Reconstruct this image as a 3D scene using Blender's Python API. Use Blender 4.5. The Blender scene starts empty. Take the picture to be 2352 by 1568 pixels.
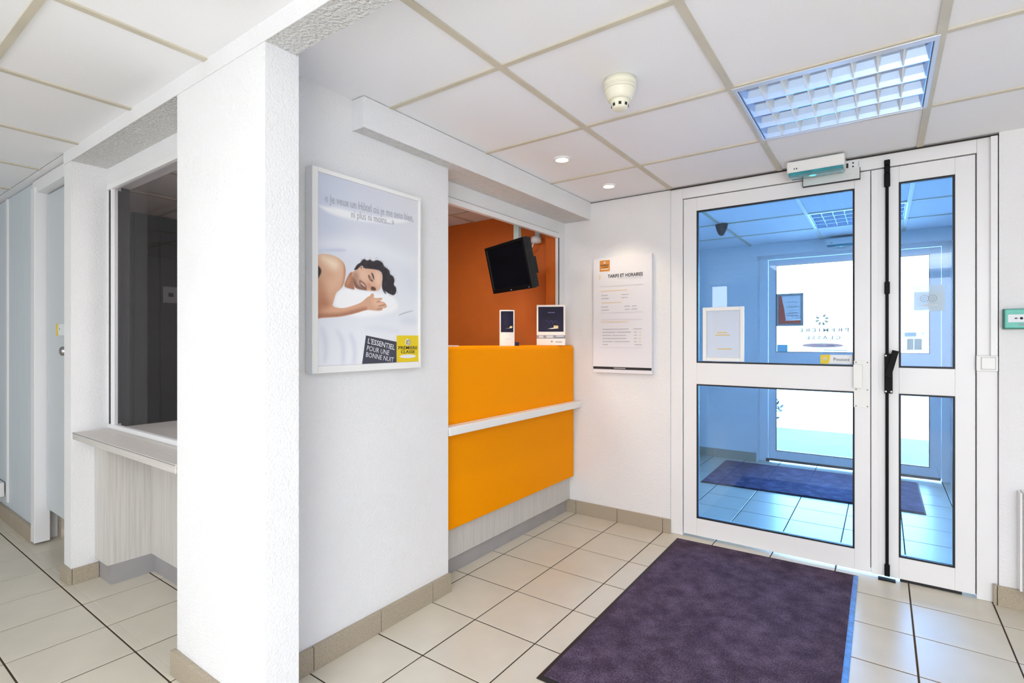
import bpy, bmesh, math, random
from mathutils import Vector, Matrix, Euler
random.seed(7)
S = bpy.context.scene
C = S.collection
PI = math.pi

# ------------------------------------------------------------------ camera
cam_d = bpy.data.cameras.new('camera'); cam = bpy.data.objects.new('camera', cam_d); C.objects.link(cam)
cam.location = (0, 0, 1.173); cam.rotation_euler = (PI/2, 0, 0.609)
cam_d.sensor_width = 36; cam_d.lens = 1187.48/2352*36
cam_d.shift_x = -0.00972; cam_d.shift_y = -0.00112
cam_d.clip_start = 0.03; cam_d.clip_end = 300
S.camera = cam
# ------------------------------------------------------------------ light and exposure
S.view_settings.view_transform = 'Standard'
try: S.view_settings.look = 'None'
except Exception: pass
S.view_settings.gamma = 1.0
S.view_settings.use_curve_mapping = False
S.view_settings.exposure = 0.0
W = bpy.data.worlds.new('world'); S.world = W; W.use_nodes = True
W.node_tree.nodes['Background'].inputs[0].default_value = (0.39, 0.65, 1.0, 1)
W.node_tree.nodes['Background'].inputs[1].default_value = 24.0

def area(name, loc, rot, sx, sy, power, col):
    d = bpy.data.lights.new(name, 'AREA'); d.shape = 'RECTANGLE'; d.size = sx; d.size_y = sy
    d.energy = power; d.color = col
    o = bpy.data.objects.new(name, d); C.objects.link(o); o.location = loc; o.rotation_euler = rot
    return o
area('lobby_fill', (0.2, -1.1, 2.05), (0, 0, 0), 2.6, 1.4, 58, (0.95, 0.975, 1.0))  # added fill light behind the camera, no known fixture
area('rear_fill_right', (1.3, -2.5, 1.25), (PI/2, 0, 0), 2.2, 1.5, 52, (0.94, 0.97, 1.0))  # added frontal fill light, the rear wall has no window
area('rear_fill_left', (-3.7, -2.5, 1.25), (PI/2, 0, 0), 2.2, 1.5, 9, (0.94, 0.97, 1.0))  # added weak fill for the left side, no window behind it
area('window_light_slit', (-2.18, -2.5, 1.3), (PI/2, 0, 0), .23, 1.5, 9, (0.97, 0.985, 1.0))
area('ceiling_fill', (0.5, -1.2, 1.5), (PI, 0, 0), .9, .9, 30, (0.95, 0.975, 1.0))  # added fill aimed upwards to brighten the ceiling, not a lamp of the room
area('reception_fill', (-2.35, 1.75, 2.04), (0, 0, 0), .5, .5, 14, (1, .95, .88))  # added fill to brighten the orange reception wall, no lamp seen there

# ------------------------------------------------------------------ materials
def lin(c):
    return tuple(((x/255)/12.92 if x/255 <= .04045 else ((x/255+.055)/1.055)**2.4) for x in c)
MATS = {}
def mat(name, rgb, rough=.5, metal=0., noise=0., nscale=8., bump=0., bscale=100., detail=2., emit=None, estr=0., stretch=None, spec=.5, bdist=.002):
    m = bpy.data.materials.new(name); m.use_nodes = True
    nt = m.node_tree; b = nt.nodes['Principled BSDF']
    col = lin(rgb) + (1,)
    b.inputs['Base Color'].default_value = col
    b.inputs['Roughness'].default_value = rough; b.inputs['Metallic'].default_value = metal
    b.inputs['Specular IOR Level'].default_value = spec
    tc = None
    if noise or bump:
        tc = nt.nodes.new('ShaderNodeTexCoord'); mp = nt.nodes.new('ShaderNodeMapping')
        nt.links.new(tc.outputs['Object'], mp.inputs[0])
        if stretch: mp.inputs['Scale'].default_value = stretch
    if noise:
        n = nt.nodes.new('ShaderNodeTexNoise'); n.inputs['Scale'].default_value = nscale; n.inputs['Detail'].default_value = detail
        nt.links.new(mp.outputs[0], n.inputs[0])
        r = nt.nodes.new('ShaderNodeValToRGB')
        r.color_ramp.elements[0].position = .3; r.color_ramp.elements[1].position = .7
        lo = tuple(max(0, x*(1-noise)) for x in col[:3]) + (1,); hi = tuple(min(1, x*(1+noise)) for x in col[:3]) + (1,)
        r.color_ramp.elements[0].color = lo; r.color_ramp.elements[1].color = hi
        nt.links.new(n.outputs['Fac'], r.inputs[0]); nt.links.new(r.outputs[0], b.inputs['Base Color'])
    if bump:
        n2 = nt.nodes.new('ShaderNodeTexNoise'); n2.inputs['Scale'].default_value = bscale; n2.inputs['Detail'].default_value = 3
        nt.links.new(mp.outputs[0], n2.inputs[0])
        bp = nt.nodes.new('ShaderNodeBump'); bp.inputs['Strength'].default_value = bump; bp.inputs['Distance'].default_value = bdist
        nt.links.new(n2.outputs['Fac'], bp.inputs['Height']); nt.links.new(bp.outputs[0], b.inputs['Normal'])
    if emit:
        b.inputs['Emission Color'].default_value = lin(emit) + (1,); b.inputs['Emission Strength'].default_value = estr
    MATS[name] = m
    return m
def glass_mat(name, tint, refl=1.0, ior=1.5):
    m = bpy.data.materials.new(name); m.use_nodes = True; nt = m.node_tree
    for n in list(nt.nodes):
        if n.type != 'OUTPUT_MATERIAL': nt.nodes.remove(n)
    out = nt.nodes['Material Output']
    t = nt.nodes.new('ShaderNodeBsdfTransparent'); t.inputs[0].default_value = tint + (1,)
    g = nt.nodes.new('ShaderNodeBsdfGlossy'); g.inputs['Roughness'].default_value = 0.0
    f = nt.nodes.new('ShaderNodeFresnel'); f.inputs[0].default_value = ior
    mu = nt.nodes.new('ShaderNodeMath'); mu.operation = 'MULTIPLY'; mu.inputs[1].default_value = refl
    mx = nt.nodes.new('ShaderNodeMixShader')
    nt.links.new(f.outputs[0], mu.inputs[0]); nt.links.new(mu.outputs[0], mx.inputs[0])
    nt.links.new(t.outputs[0], mx.inputs[1]); nt.links.new(g.outputs[0], mx.inputs[2]); nt.links.new(mx.outputs[0], out.inputs[0])
    MATS[name] = m
    return m

mat('plaster', (238, 238, 240), .75, noise=.02, nscale=3, bump=.5, bscale=150, bdist=.006)
mat('rough_plaster', (236, 236, 236), .8, noise=.03, nscale=30, bump=1.0, bscale=95, bdist=.02)
mat('ceiling_tile', (247, 248, 252), .9, noise=.015, nscale=200, bump=.12, bscale=400, bdist=.001)
mat('ceiling_bar', (209, 202, 184), .5, noise=.06, nscale=6)
mat('ceiling_void', (40, 38, 36), .9)
mat('slab', (225, 225, 225), .9)
mat('floor_tile', (213, 206, 190), .32, noise=.05, nscale=5, bump=.06, bscale=160, detail=6, bdist=.001)
mat('grout', (62, 48, 34), .9, noise=.15, nscale=40)
mat('skirting', (172, 160, 141), .55, noise=.14, nscale=160, detail=4)
mat('skirting_joint', (226, 220, 205), .8)
mat('orange_laminate', (255, 156, 0), .4, noise=.01, nscale=2, spec=.04)
mat('orange_paint', (216, 106, 26), .6, noise=.06, nscale=4, bump=.4, bscale=110, bdist=.003)
mat('light_wood', (208, 205, 200), .5, noise=.10, nscale=14, detail=4, stretch=(9, 9, .25))
mat('worktop', (205, 201, 196), .45, noise=.06, nscale=16, detail=3, stretch=(.4, 8, 8))
mat('alu_kick', (176, 174, 176), .42, metal=.35, noise=.04, nscale=10)
mat('white_pvc', (240, 240, 242), .35, noise=.008, nscale=5)
mat('white_plastic', (242, 242, 240), .4, noise=.008, nscale=9)
mat('cream_plastic', (240, 237, 218), .4, noise=.01, nscale=9)
mat('joint_grey', (120, 120, 122), .7)
mat('gasket', (14, 15, 24), .55)
mat('black_metal', (9, 9, 11), .6, noise=.05, nscale=30, spec=.2)
mat('black_plastic', (16, 16, 18), .3, noise=.05, nscale=30)
mat('screen', (12, 13, 20), .14, noise=.3, nscale=6)
mat('rubber', (28, 24, 28), .6, noise=.08, nscale=60)
mat('lip_reflection', (84, 146, 226), .4, noise=.25, nscale=40)  # blue reflection of the door put into the mat border colour
mat('pile_purple', (82, 66, 86), .95, noise=.30, nscale=240, detail=8, bump=.8, bscale=500, bdist=.004)
mat('pile_blue', (62, 58, 104), .95, noise=.30, nscale=200, detail=8, bump=.8, bscale=500, bdist=.004)
mat('brushed_alu', (222, 224, 223), .4, metal=.15, noise=.05, nscale=30, stretch=(1, 1, 14))
mat('mirror_alu', (176, 200, 240), .26, metal=.9, noise=.03, nscale=20)
mat('louver_white', (240, 242, 238), .3, noise=.01, nscale=20)
mat('light_trim', (214, 219, 230), .35, metal=.2, noise=.01)
mat('shadow_gap', (54, 48, 44), .9)
mat('chrome', (170, 170, 172), .18, metal=1.0, noise=.04, nscale=12)
mat('tube', (240, 244, 250), .4, emit=(225, 236, 255), estr=1.1, noise=.01)
mat('lamp_glow', (255, 255, 250), .4, emit=(255, 250, 240), estr=9.0)
mat('teal_lens', (30, 150, 165), .12, noise=.25, nscale=12)
mat('sensor_eye', (120, 240, 240), .2, emit=(120, 240, 240), estr=.6)
mat('green_plastic', (92, 190, 175), .35, noise=.03, nscale=20)
mat('dark_green', (22, 116, 100), .4)
mat('window_paper', (226, 232, 240), .4)
mat('ink', (36, 36, 42), .6)
mat('ink_grey', (150, 150, 156), .6)
mat('ink_pale', (208, 209, 214), .6)
mat('print_orange', (236, 206, 168), .6)
mat('print_pale', (222, 222, 228), .6)
mat('print_grey', (186, 186, 192), .6)
mat('ink_orange', (226, 170, 100), .6)
mat('silver_ink', (178, 180, 192), .25)
mat('paper', (234, 234, 241), .45, noise=.008, nscale=4)
mat('paper_warm', (244, 238, 232), .5)
mat('logo_orange', (214, 140, 50), .45)
mat('logo_yellow', (238, 208, 6), .4, noise=.02, nscale=9)
mat('banner_grey', (66, 68, 80), .4)
mat('print_white', (236, 237, 243), .3, noise=.02, nscale=3)
mat('print_blue', (226, 229, 241), .3)
mat('print_sheen', (247, 248, 251), .3)
mat('print_fold', (225, 227, 236), .3)
mat('print_shadow', (198, 200, 216), .3)
mat('skin', (214, 168, 138), .4, noise=.08, nscale=14)
mat('skin_light', (238, 208, 180), .4, noise=.04, nscale=18)
mat('skin_shade', (182, 122, 92), .4, noise=.06, nscale=18)
mat('face_skin', (228, 184, 158), .4, noise=.07, nscale=26)
mat('hair', (54, 46, 48), .5, noise=.3, nscale=60)
mat('beard', (120, 88, 78), .5, noise=.2, nscale=60)
mat('night_print', (34, 32, 58), .55, spec=.2, noise=.35, nscale=7)
mat('lilac_ink', (92, 84, 150), .4)
mat('gold_ink', (226, 196, 120), .4)
mat('corridor_panel', (214, 225, 233), .38, noise=.025, nscale=30, stretch=(1, 1, .1))
mat('door_laminate', (206, 214, 218), .4, noise=.01, nscale=5)
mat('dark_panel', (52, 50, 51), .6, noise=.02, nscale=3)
mat('dark_grey', (70, 70, 74), .6)
mat('rust_wood', (206, 196, 180), .7, noise=.18, nscale=26)
mat('heater_grey', (186, 200, 196), .5)
mat('pavement', (205, 207, 204), .9, noise=.08, nscale=3, detail=5)
mat('asphalt', (92, 92, 90), .95, noise=.1, nscale=9, detail=5)
mat('kerb', (225, 225, 220), .9, noise=.05, nscale=10)
mat('leaf', (26, 36, 30), .6, noise=.3, nscale=10)
mat('bark', (80, 66, 54), .8, noise=.2, nscale=20)
mat('sticker_blue', (70, 160, 235), .4)
mat('sticker_sky', (150, 205, 245), .4)
mat('sticker_white', (236, 240, 244), .45)
mat('sticker_green', (205, 228, 226), .45)
mat('decal_grey', (186, 200, 198), .5)
mat('decal_mauve', (190, 178, 206), .5)
mat('notice_red', (150, 70, 60), .4, noise=.1, nscale=14)
mat('notice_blue', (150, 190, 240), .4)
mat('notice_frame', (130, 165, 205), .35)
glass_mat('door_glass', (0.74, 0.88, 1.0))
def pile_mat(name, a, b, c):
    m = bpy.data.materials.new(name); m.use_nodes = True; nt = m.node_tree; P_ = nt.nodes['Principled BSDF']
    P_.inputs['Roughness'].default_value = .95; P_.inputs['Specular IOR Level'].default_value = .15
    tc = nt.nodes.new('ShaderNodeTexCoord')
    n1 = nt.nodes.new('ShaderNodeTexNoise'); n1.inputs['Scale'].default_value = 11; n1.inputs['Detail'].default_value = 6; n1.inputs['Roughness'].default_value = .65
    n2 = nt.nodes.new('ShaderNodeTexNoise'); n2.inputs['Scale'].default_value = 170; n2.inputs['Detail'].default_value = 4
    for n in (n1, n2): nt.links.new(tc.outputs['Object'], n.inputs[0])
    ad = nt.nodes.new('ShaderNodeMath'); ad.operation = 'ADD'; nt.links.new(n1.outputs['Fac'], ad.inputs[0]); nt.links.new(n2.outputs['Fac'], ad.inputs[1])
    hf = nt.nodes.new('ShaderNodeMath'); hf.operation = 'MULTIPLY'; hf.inputs[1].default_value = .5; nt.links.new(ad.outputs[0], hf.inputs[0])
    r = nt.nodes.new('ShaderNodeValToRGB'); r.color_ramp.elements[0].position = .36; r.color_ramp.elements[1].position = .64
    r.color_ramp.elements[0].color = lin(a)+(1,); r.color_ramp.elements[1].color = lin(c)+(1,)
    e = r.color_ramp.elements.new(.5); e.color = lin(b)+(1,)
    nt.links.new(hf.outputs[0], r.inputs[0]); nt.links.new(r.outputs[0], P_.inputs['Base Color'])
    bp = nt.nodes.new('ShaderNodeBump'); bp.inputs['Strength'].default_value = .7; bp.inputs['Distance'].default_value = .004
    nt.links.new(n2.outputs['Fac'], bp.inputs['Height']); nt.links.new(bp.outputs[0], P_.inputs['Normal'])
    MATS[name] = m
pile_mat('pile_purple', (52, 42, 60), (79, 64, 81), (112, 95, 116))
pile_mat('pile_blue', (44, 42, 74), (66, 62, 100), (110, 108, 140))
glass_mat('clear_glass', (0.93, 0.96, 0.98))
glass_mat('smoked_glass', (0.84, 0.85, 0.87), .10)
def trans_mat(name, rgb, tl=.6, clear=0., layers=0):
    # layers: rgb is the linear light passed by a film with that many faces
    rgb_l = tuple(x**(1/layers) for x in rgb) if layers else lin(rgb)
    m = bpy.data.materials.new(name); m.use_nodes = True; nt = m.node_tree
    for n in list(nt.nodes):
        if n.type != 'OUTPUT_MATERIAL': nt.nodes.remove(n)
    out = nt.nodes['Material Output']
    d = nt.nodes.new('ShaderNodeBsdfDiffuse'); d.inputs[0].default_value = rgb_l + (1,)
    t = nt.nodes.new('ShaderNodeBsdfTranslucent'); t.inputs[0].default_value = rgb_l + (1,)
    c = nt.nodes.new('ShaderNodeBsdfTransparent')
    a = nt.nodes.new('ShaderNodeMixShader'); a.inputs[0].default_value = tl
    b = nt.nodes.new('ShaderNodeMixShader'); b.inputs[0].default_value = clear
    nt.links.new(d.outputs[0], a.inputs[1]); nt.links.new(t.outputs[0], a.inputs[2])
    nt.links.new(a.outputs[0], b.inputs[1]); nt.links.new(c.outputs[0], b.inputs[2]); nt.links.new(b.outputs[0], out.inputs[0])
    MATS[name] = m
trans_mat('sheet_film', (240, 241, 240), .3, .14)
trans_mat('decal_grey', (.22, .125, .068), .95, 0., 2); trans_mat('decal_letter', (.14, .08, .045), .95, 0., 1)
trans_mat('decal_mauve', (.25, .105, .08), .95, 0., 2)
trans_mat('sticker_sky', (.13, .125, .10), .95, 0., 2); trans_mat('sticker_blue', (.035, .084, .10), .95, 0., 2)
trans_mat('notice_blue', (.13, .115, .11), .95, 0., 2); trans_mat('notice_red', (.11, .012, .0066), .95, 0., 2); trans_mat('notice_frame', (.08, .079, .075), .95, 0., 2)
trans_mat('sticker_clear', (.6, .5, .45), .95, 0., 2)
trans_mat('sticker_owl', (236, 244, 243), .35, .36)

# ------------------------------------------------------------------ mesh helpers
class MB:
    def __init__(s): s.bm = bmesh.new()
    def box(s, x0, x1, y0, y1, z0, z1, mi=0, bev=0.):
        b2 = bmesh.new()
        vs = [b2.verts.new((x, y, z)) for x in (x0, x1) for y in (y0, y1) for z in (z0, z1)]
        for q in ((0,1,3,2),(4,6,7,5),(0,4,5,1),(2,3,7,6),(0,2,6,4),(1,5,7,3)):
            f = b2.faces.new([vs[i] for i in q]); f.material_index = mi
        if bev: bmesh.ops.bevel(b2, geom=b2.edges[:], offset=bev, segments=2, affect='EDGES', profile=.6)
        for f in b2.faces: f.material_index = mi
        s.add(b2); return s
    def add(s, b2, M=None):
        if M is not None: bmesh.ops.transform(b2, matrix=M, verts=b2.verts)
        bmesh.ops.recalc_face_normals(b2, faces=b2.faces)
        me = bpy.data.meshes.new('tmp'); b2.to_mesh(me); b2.free(); s.bm.from_mesh(me); bpy.data.meshes.remove(me)
    def prism(s, pts, d, off, mi=0, bev=0.):
        """extrude polygon pts (3D) by vector d"""
        b2 = bmesh.new(); d = Vector(d)
        a = [b2.verts.new(Vector(p)+Vector(off)) for p in pts]; b = [b2.verts.new(Vector(p)+Vector(off)+d) for p in pts]
        n = len(a); b2.faces.new(a[::-1]); b2.faces.new(b)
        for i in range(n): b2.faces.new((a[i], a[(i+1) % n], b[(i+1) % n], b[i]))
        if bev: bmesh.ops.bevel(b2, geom=b2.edges[:], offset=bev, segments=2, affect='EDGES')
        for f in b2.faces: f.material_index = mi
        s.add(b2); return s
    def lathe(s, prof, loc, seg=32, mi=0, axis='Z'):
        """prof: list of (r, z)"""
        b2 = bmesh.new(); rings = []
        for r, z in prof:
            if r < 1e-6: rings.append([b2.verts.new((0, 0, z))])
            else: rings.append([b2.verts.new((r*math.cos(2*PI*k/seg), r*math.sin(2*PI*k/seg), z)) for k in range(seg)])
        for a, b in zip(rings, rings[1:]):
            for k in range(seg):
                k2 = (k+1) % seg
                if len(a) == 1: b2.faces.new((a[0], b[k], b[k2]))
                elif len(b) == 1: b2.faces.new((a[k], a[k2], b[0]))
                else: b2.faces.new((a[k], a[k2], b[k2], b[k]))
        for f in b2.faces: f.material_index = mi; f.smooth = True
        M = Matrix.Translation(loc)
        if axis == 'Y': M = M @ Matrix.Rotation(PI/2, 4, 'X')
        if axis == 'X': M = M @ Matrix.Rotation(PI/2, 4, 'Y')
        s.add(b2, M); return s
    def tube(s, pts, r, seg=8, mi=0):
        b2 = bmesh.new(); rings = []
        pts = [Vector(p) for p in pts]
        for i, p in enumerate(pts):
            t = (pts[min(i+1, len(pts)-1)] - pts[max(i-1, 0)]).normalized()
            u = t.orthogonal().normalized() if i == 0 else (u - t*u.dot(t)).normalized()
            v = t.cross(u)
            rings.append([b2.verts.new(p + u*r*math.cos(2*PI*k/seg) + v*r*math.sin(2*PI*k/seg)) for k in range(seg)])
        for a, b in zip(rings, rings[1:]):
            for k in range(seg): b2.faces.new((a[k], a[(k+1) % seg], b[(k+1) % seg], b[k]))
        b2.faces.new(rings[0][::-1]); b2.faces.new(rings[-1])
        for f in b2.faces: f.material_index = mi; f.smooth = True
        s.add(b2); return s
    def ring_y(s, x0, x1, z0, z1, w, y0, y1, mi=0, bev=0., w_top=None, w_bot=None, w_l=None, w_r=None):
        """frame of four bars lying in an XZ plane"""
        wt = w if w_top is None else w_top; wb = w if w_bot is None else w_bot
        wl = w if w_l is None else w_l; wr = w if w_r is None else w_r
        s.box(x0, x0+wl, y0, y1, z0, z1, mi, bev); s.box(x1-wr, x1, y0, y1, z0, z1, mi, bev)
        s.box(x0+wl, x1-wr, y0, y1, z1-wt, z1, mi, bev); s.box(x0+wl, x1-wr, y0, y1, z0, z0+wb, mi, bev)
        return s
def depth(o):
    d = 0
    while o.parent: d += 1; o = o.parent
    return d
def wloc(o):
    v = Vector((0, 0, 0))
    while o: v = v + o.location; o = o.parent
    return v
def link(name, mb, mats, parent=None, origin=None, kind=None, label=None, local=False):
    """mesh given in world coordinates; local=True: in the parent's own coordinates"""
    bm = mb.bm if isinstance(mb, MB) else mb
    if not isinstance(mats, (list, tuple)): mats = [mats]
    me = bpy.data.meshes.new(name)
    if not local:
        if parent is not None: sh = -wloc(parent)
        else:
            if origin is None:
                xs = [v.co for v in bm.verts]
                origin = Vector(((min(v.x for v in xs)+max(v.x for v in xs))/2, (min(v.y for v in xs)+max(v.y for v in xs))/2, min(v.z for v in xs)))
            sh = -Vector(origin)
        bmesh.ops.translate(bm, vec=sh, verts=bm.verts)
    bm.to_mesh(me); bm.free()
    for m in mats: me.materials.append(MATS[m])
    o = bpy.data.objects.new(name, me); C.objects.link(o)
    if parent is not None: o.parent = parent
    elif not local: o.location = origin
    if kind: o['kind'] = kind
    if label: o['label'] = label
    return o
def thing(name, loc, label, cat, group=None, rot=(0, 0, 0)):
    o = bpy.data.objects.new(name, None); C.objects.link(o); o.location = loc; o.rotation_euler = rot
    o.empty_display_size = .05
    o['label'] = label; o['category'] = cat
    if group: o['group'] = group
    return o
def tag(o, label, cat, group=None):
    o['label'] = label; o['category'] = cat
    if group: o['group'] = group
    return o
def struct(name, mb, mats, **k): return link(name, mb, mats, kind='structure', **k)
def root(name, loc):
    o = bpy.data.objects.new(name, None); C.objects.link(o); o.location = loc; o['kind'] = 'structure'; return o

def text(parent, name, body, p0, xdir, up, width, height, m, bold=0., local=False, lift=.0006):
    """flat lettering: baseline start p0, fitted to width x height"""
    cu = bpy.data.curves.new('txt', 'FONT'); cu.body = body; cu.fill_mode = 'FRONT'; cu.resolution_u = 2; cu.offset = bold
    to = bpy.data.objects.new('txt', cu); C.objects.link(to)
    dg = bpy.context.evaluated_depsgraph_get(); dg.update()
    me = bpy.data.meshes.new_from_object(to.evaluated_get(dg))
    bpy.data.objects.remove(to); bpy.data.curves.remove(cu)
    xs = [v.co.x for v in me.vertices]; ys = [v.co.y for v in me.vertices]
    if not xs: return None
    x0, x1, y1 = min(xs), max(xs), max(ys)
    sx = width/(x1-x0) if width else height/y1
    sy = height/y1 if height else sx
    X = Vector(xdir).normalized(); U = Vector(up).normalized(); N = X.cross(U)
    sh = Vector((0, 0, 0)) if local else -wloc(parent)
    for v in me.vertices:
        v.co = Vector(p0) + X*((v.co.x-x0)*sx) + U*(v.co.y*sy) + N*lift + sh
    me.materials.append(MATS[m])
    o = bpy.data.objects.new(name, me); C.objects.link(o); o.parent = parent; o['kind'] = 'stuff'
    return o

# ------------------------------------------------------------------ floor: tiles laid one by one on the screed
CH = 2.089                                   # ceiling height
P = .3018; GX = -1.7078; GY = 2.878          # tile pitch and one joint crossing
def project(x, y, z):
    c, s = math.cos(.609), math.sin(.609)
    X = x*c+y*s; Z = -s*x+c*y
    if Z < .15: return None
    return (1198.87+1187.48*X/Z, 781.37-1187.48*(z-1.173)/Z)
fl = MB().box(-6.6, 2.5, -2.6, 5.62, -.08, -.002)
floor = struct('floor', fl, 'grout', origin=(0, 0, -.002))
def clip_rects():
    # (x0,x1,y0,y1) areas where the tiles show
    return [(-6.6, 2.5, -2.6, .80), (-1.785, 2.5, .80, 3.10), (-3.30, -2.04, .80, 1.10), (-6.6, -3.30, .80, 1.45),
            (-1.06, .42, 3.10, 3.20), (-1.75, .62, 3.20, 5.40), (-1.0, .46, 5.40, 5.60)]
tiles = []
for i in range(-20, 18):
    for j in range(-20, 13):
        x0 = GX+i*P+.003; x1 = GX+(i+1)*P-.003; y0 = GY+j*P+.003; y1 = GY+(j+1)*P-.003
        for rx0, rx1, ry0, ry1 in clip_rects():
            a, b, c_, d = max(x0, rx0), min(x1, rx1), max(y0, ry0), min(y1, ry1)
            if b-a > .01 and d-c_ > .01: tiles.append((a, b, c_, d))
def tile_bm(mb, a, b, c_, d):
    e = .0015
    b2 = bmesh.new()
    lo = [b2.verts.new((x, y, -.002)) for x, y in ((a, c_), (b, c_), (b, d), (a, d))]
    mi = [b2.verts.new((x, y, -.0008)) for x, y in ((a, c_), (b, c_), (b, d), (a, d))]
    hi = [b2.verts.new((x, y, 0)) for x, y in ((a+e, c_+e), (b-e, c_+e), (b-e, d-e), (a+e, d-e))]
    for r1, r2 in ((lo, mi), (mi, hi)):
        for k in range(4): b2.faces.new((r1[k], r1[(k+1) % 4], r2[(k+1) % 4], r2[k]))
    b2.faces.new(hi)
    mb.add(b2)
def seen(a, b, c_, d):
    for x in (a, (a+b)/2, b):
        for y in (c_, (c_+d)/2, d):
            q = project(x, y, 0)
            if q and -20 < q[0] < 2372 and 700 < q[1] < 1590: 
                # hidden behind the poster wall and the reception
                if y > .9 and x < -1.8 and not (y < 1.1 and x > -3.3): continue
                if y > 3.2 and (q[0] < 1590 or q[0] > 2200): continue
                return True
    return False
shared = {}
rest = MB(); nvis = 0
for t in tiles:
    a, b, c_, d = t
    if seen(*t) and nvis < 300:
        nvis += 1
        key = (round(b-a, 4), round(d-c_, 4))
        if key not in shared:
            mb = MB(); tile_bm(mb, 0, key[0], 0, key[1]); me = bpy.data.meshes.new('tile'); mb.bm.to_mesh(me); mb.bm.free(); me.materials.append(MATS['floor_tile']); shared[key] = me
        o = bpy.data.objects.new('tile', shared[key]); C.objects.link(o); o.parent = floor; o.location = Vector((a, c_, .002+random.uniform(-.0003, .0003)))
    else: tile_bm(rest, *t)
ro = link('floor_tiles', rest, 'floor_tile', parent=floor, kind='stuff')

# ------------------------------------------------------------------ ceiling: lay-in tiles on a T-bar grid
ce = MB().box(-6.6, 2.5, -2.6, 5.6, CH+.20, CH+.26)
ceiling = struct('ceiling', ce, 'slab', origin=(0, 0, CH+.2))
T = .6; TX = -1.0547; TY = 1.386; BW = .0125
def ceil_zone(xl, yl, skip=()):
    """xl, yl: sorted joint lines of a zone; builds bars and tiles"""
    for i in range(len(xl)):
        if 0 < i < len(xl)-1:
            link('ceiling_bar', MB().box(xl[i]-BW, xl[i]+BW, yl[0], yl[-1], CH, CH+.03), 'ceiling_bar', parent=ceiling)
    for i in range(len(xl)-1):
        for j in range(len(yl)):
            if 0 < j < len(yl)-1:
                link('ceiling_bar', MB().box(xl[i]+BW, xl[i+1]-BW, yl[j]-BW*.8, yl[j]+BW*.8, CH+.0008, CH+.028), 'ceiling_bar', parent=ceiling)
        for j in range(len(yl)-1):
            if any(abs((xl[i]+xl[i+1])/2-sx) < .3 and abs((yl[j]+yl[j+1])/2-sy) < .3 for sx, sy in skip): continue
            link('ceiling_tile', MB().box(xl[i]+.002, xl[i+1]-.002, yl[j]+.002, yl[j+1]-.002, CH+.006, CH+.02), 'ceiling_tile', parent=ceiling)
X0 = [TX-.6185, TX, TX+T, TX+2*T, TX+3*T, TX+4*T, TX+5*T, 2.5]
LAMP = (TX+1.5*T, TY+1.5*T)
ceil_zone(X0, [.90, TY, TY+T, TY+2*T, 3.10], skip=[LAMP])
ceil_zone([-6.6, -5.62, -4.987, -4.354, -3.721, -3.088, -2.454, -1.82, -1.187, -.553, .08, .713, 1.346, 2.5], [-2.6, -1.9, -1.32, -.76, -.18, .40, .80])
VL = (TX+1.5*T, 4.57)
link('ceiling_tile', MB().box(-6.6, -3.312, .802, .95, CH+.006, CH+.02), 'ceiling_tile', parent=ceiling)
ceil_zone([-1.75, TX, TX+T, TX+2*T, .62], [3.20, 3.67, 4.27, 4.87, 5.40], skip=[VL])
ceil_zone([-4.42, -3.8, -3.2, -2.6, -1.77], [1.04, 1.6, 2.2, 2.8, 3.10])

# ------------------------------------------------------------------ walls and piers
struct('wall_pier', MB().box(-2.04, -1.462, .80, .905, 0, CH+.01), 'plaster')
struct('wall_pier', MB().box(-3.31, -3.207, .80, 1.0, 0, CH+.01), 'plaster')
struct('wall_left', MB().box(-1.77, -1.67, .905, 1.79, 0, CH+.2), 'plaster')
struct('trim_1', MB().box(-3.31, 2.5, .80, .893, 2.037, CH+.2).box(-3.207, -2.04, .893, .945, 2.037, CH+.2), ['rough_plaster'])
struct('trim_1', MB().box(-3.31, 2.5, .797, .80, 2.036, CH+.2), 'plaster')
struct('trim_2', MB().box(-1.67, -1.604, 1.258, 3.10, 1.978, CH+.004, bev=.004).box(-1.80, -1.67, 1.79, 3.10, 1.978, CH+.004), 'rough_plaster')
struct('trim_2', MB().box(-1.604, -1.600, 1.256, 3.10, 1.976, CH+.003).box(-1.67, -1.604, 1.254, 1.258, 1.976, CH+.003), 'plaster')
# reception front wall with its opening
struct('wall_reception', MB().box(-1.895, -1.80, 1.79, 3.10, 1.90, 1.978).box(-1.895, -1.80, 3.018, 3.10, .0, 1.90)
       .box(-1.895, -1.80, 1.79, 3.018, 0, 1.02), 'plaster')
struct('wall_front', MB().box(-1.80, -1.06, 3.10, 3.20, 0, CH+.2), 'plaster')
struct('wall_front', MB().box(.424, 2.5, 3.09, 3.20, 0, CH+.2), 'plaster')
struct('wall_front', MB().box(-1.06, .424, 3.105, 3.2, CH+.001, CH+.2), 'plaster')
struct('wall_right', MB().box(2.5, 2.6, -2.6, 3.2, 0, CH+.2), 'plaster')
struct('wall_rear', MB().box(-6.6, 2.6, -2.7, -2.6, 0, CH+.2), 'plaster')
struct('wall_corridor_end', MB().box(-6.7, -6.6, -2.7, 1.2, 0, CH+.2), 'plaster')
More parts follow.
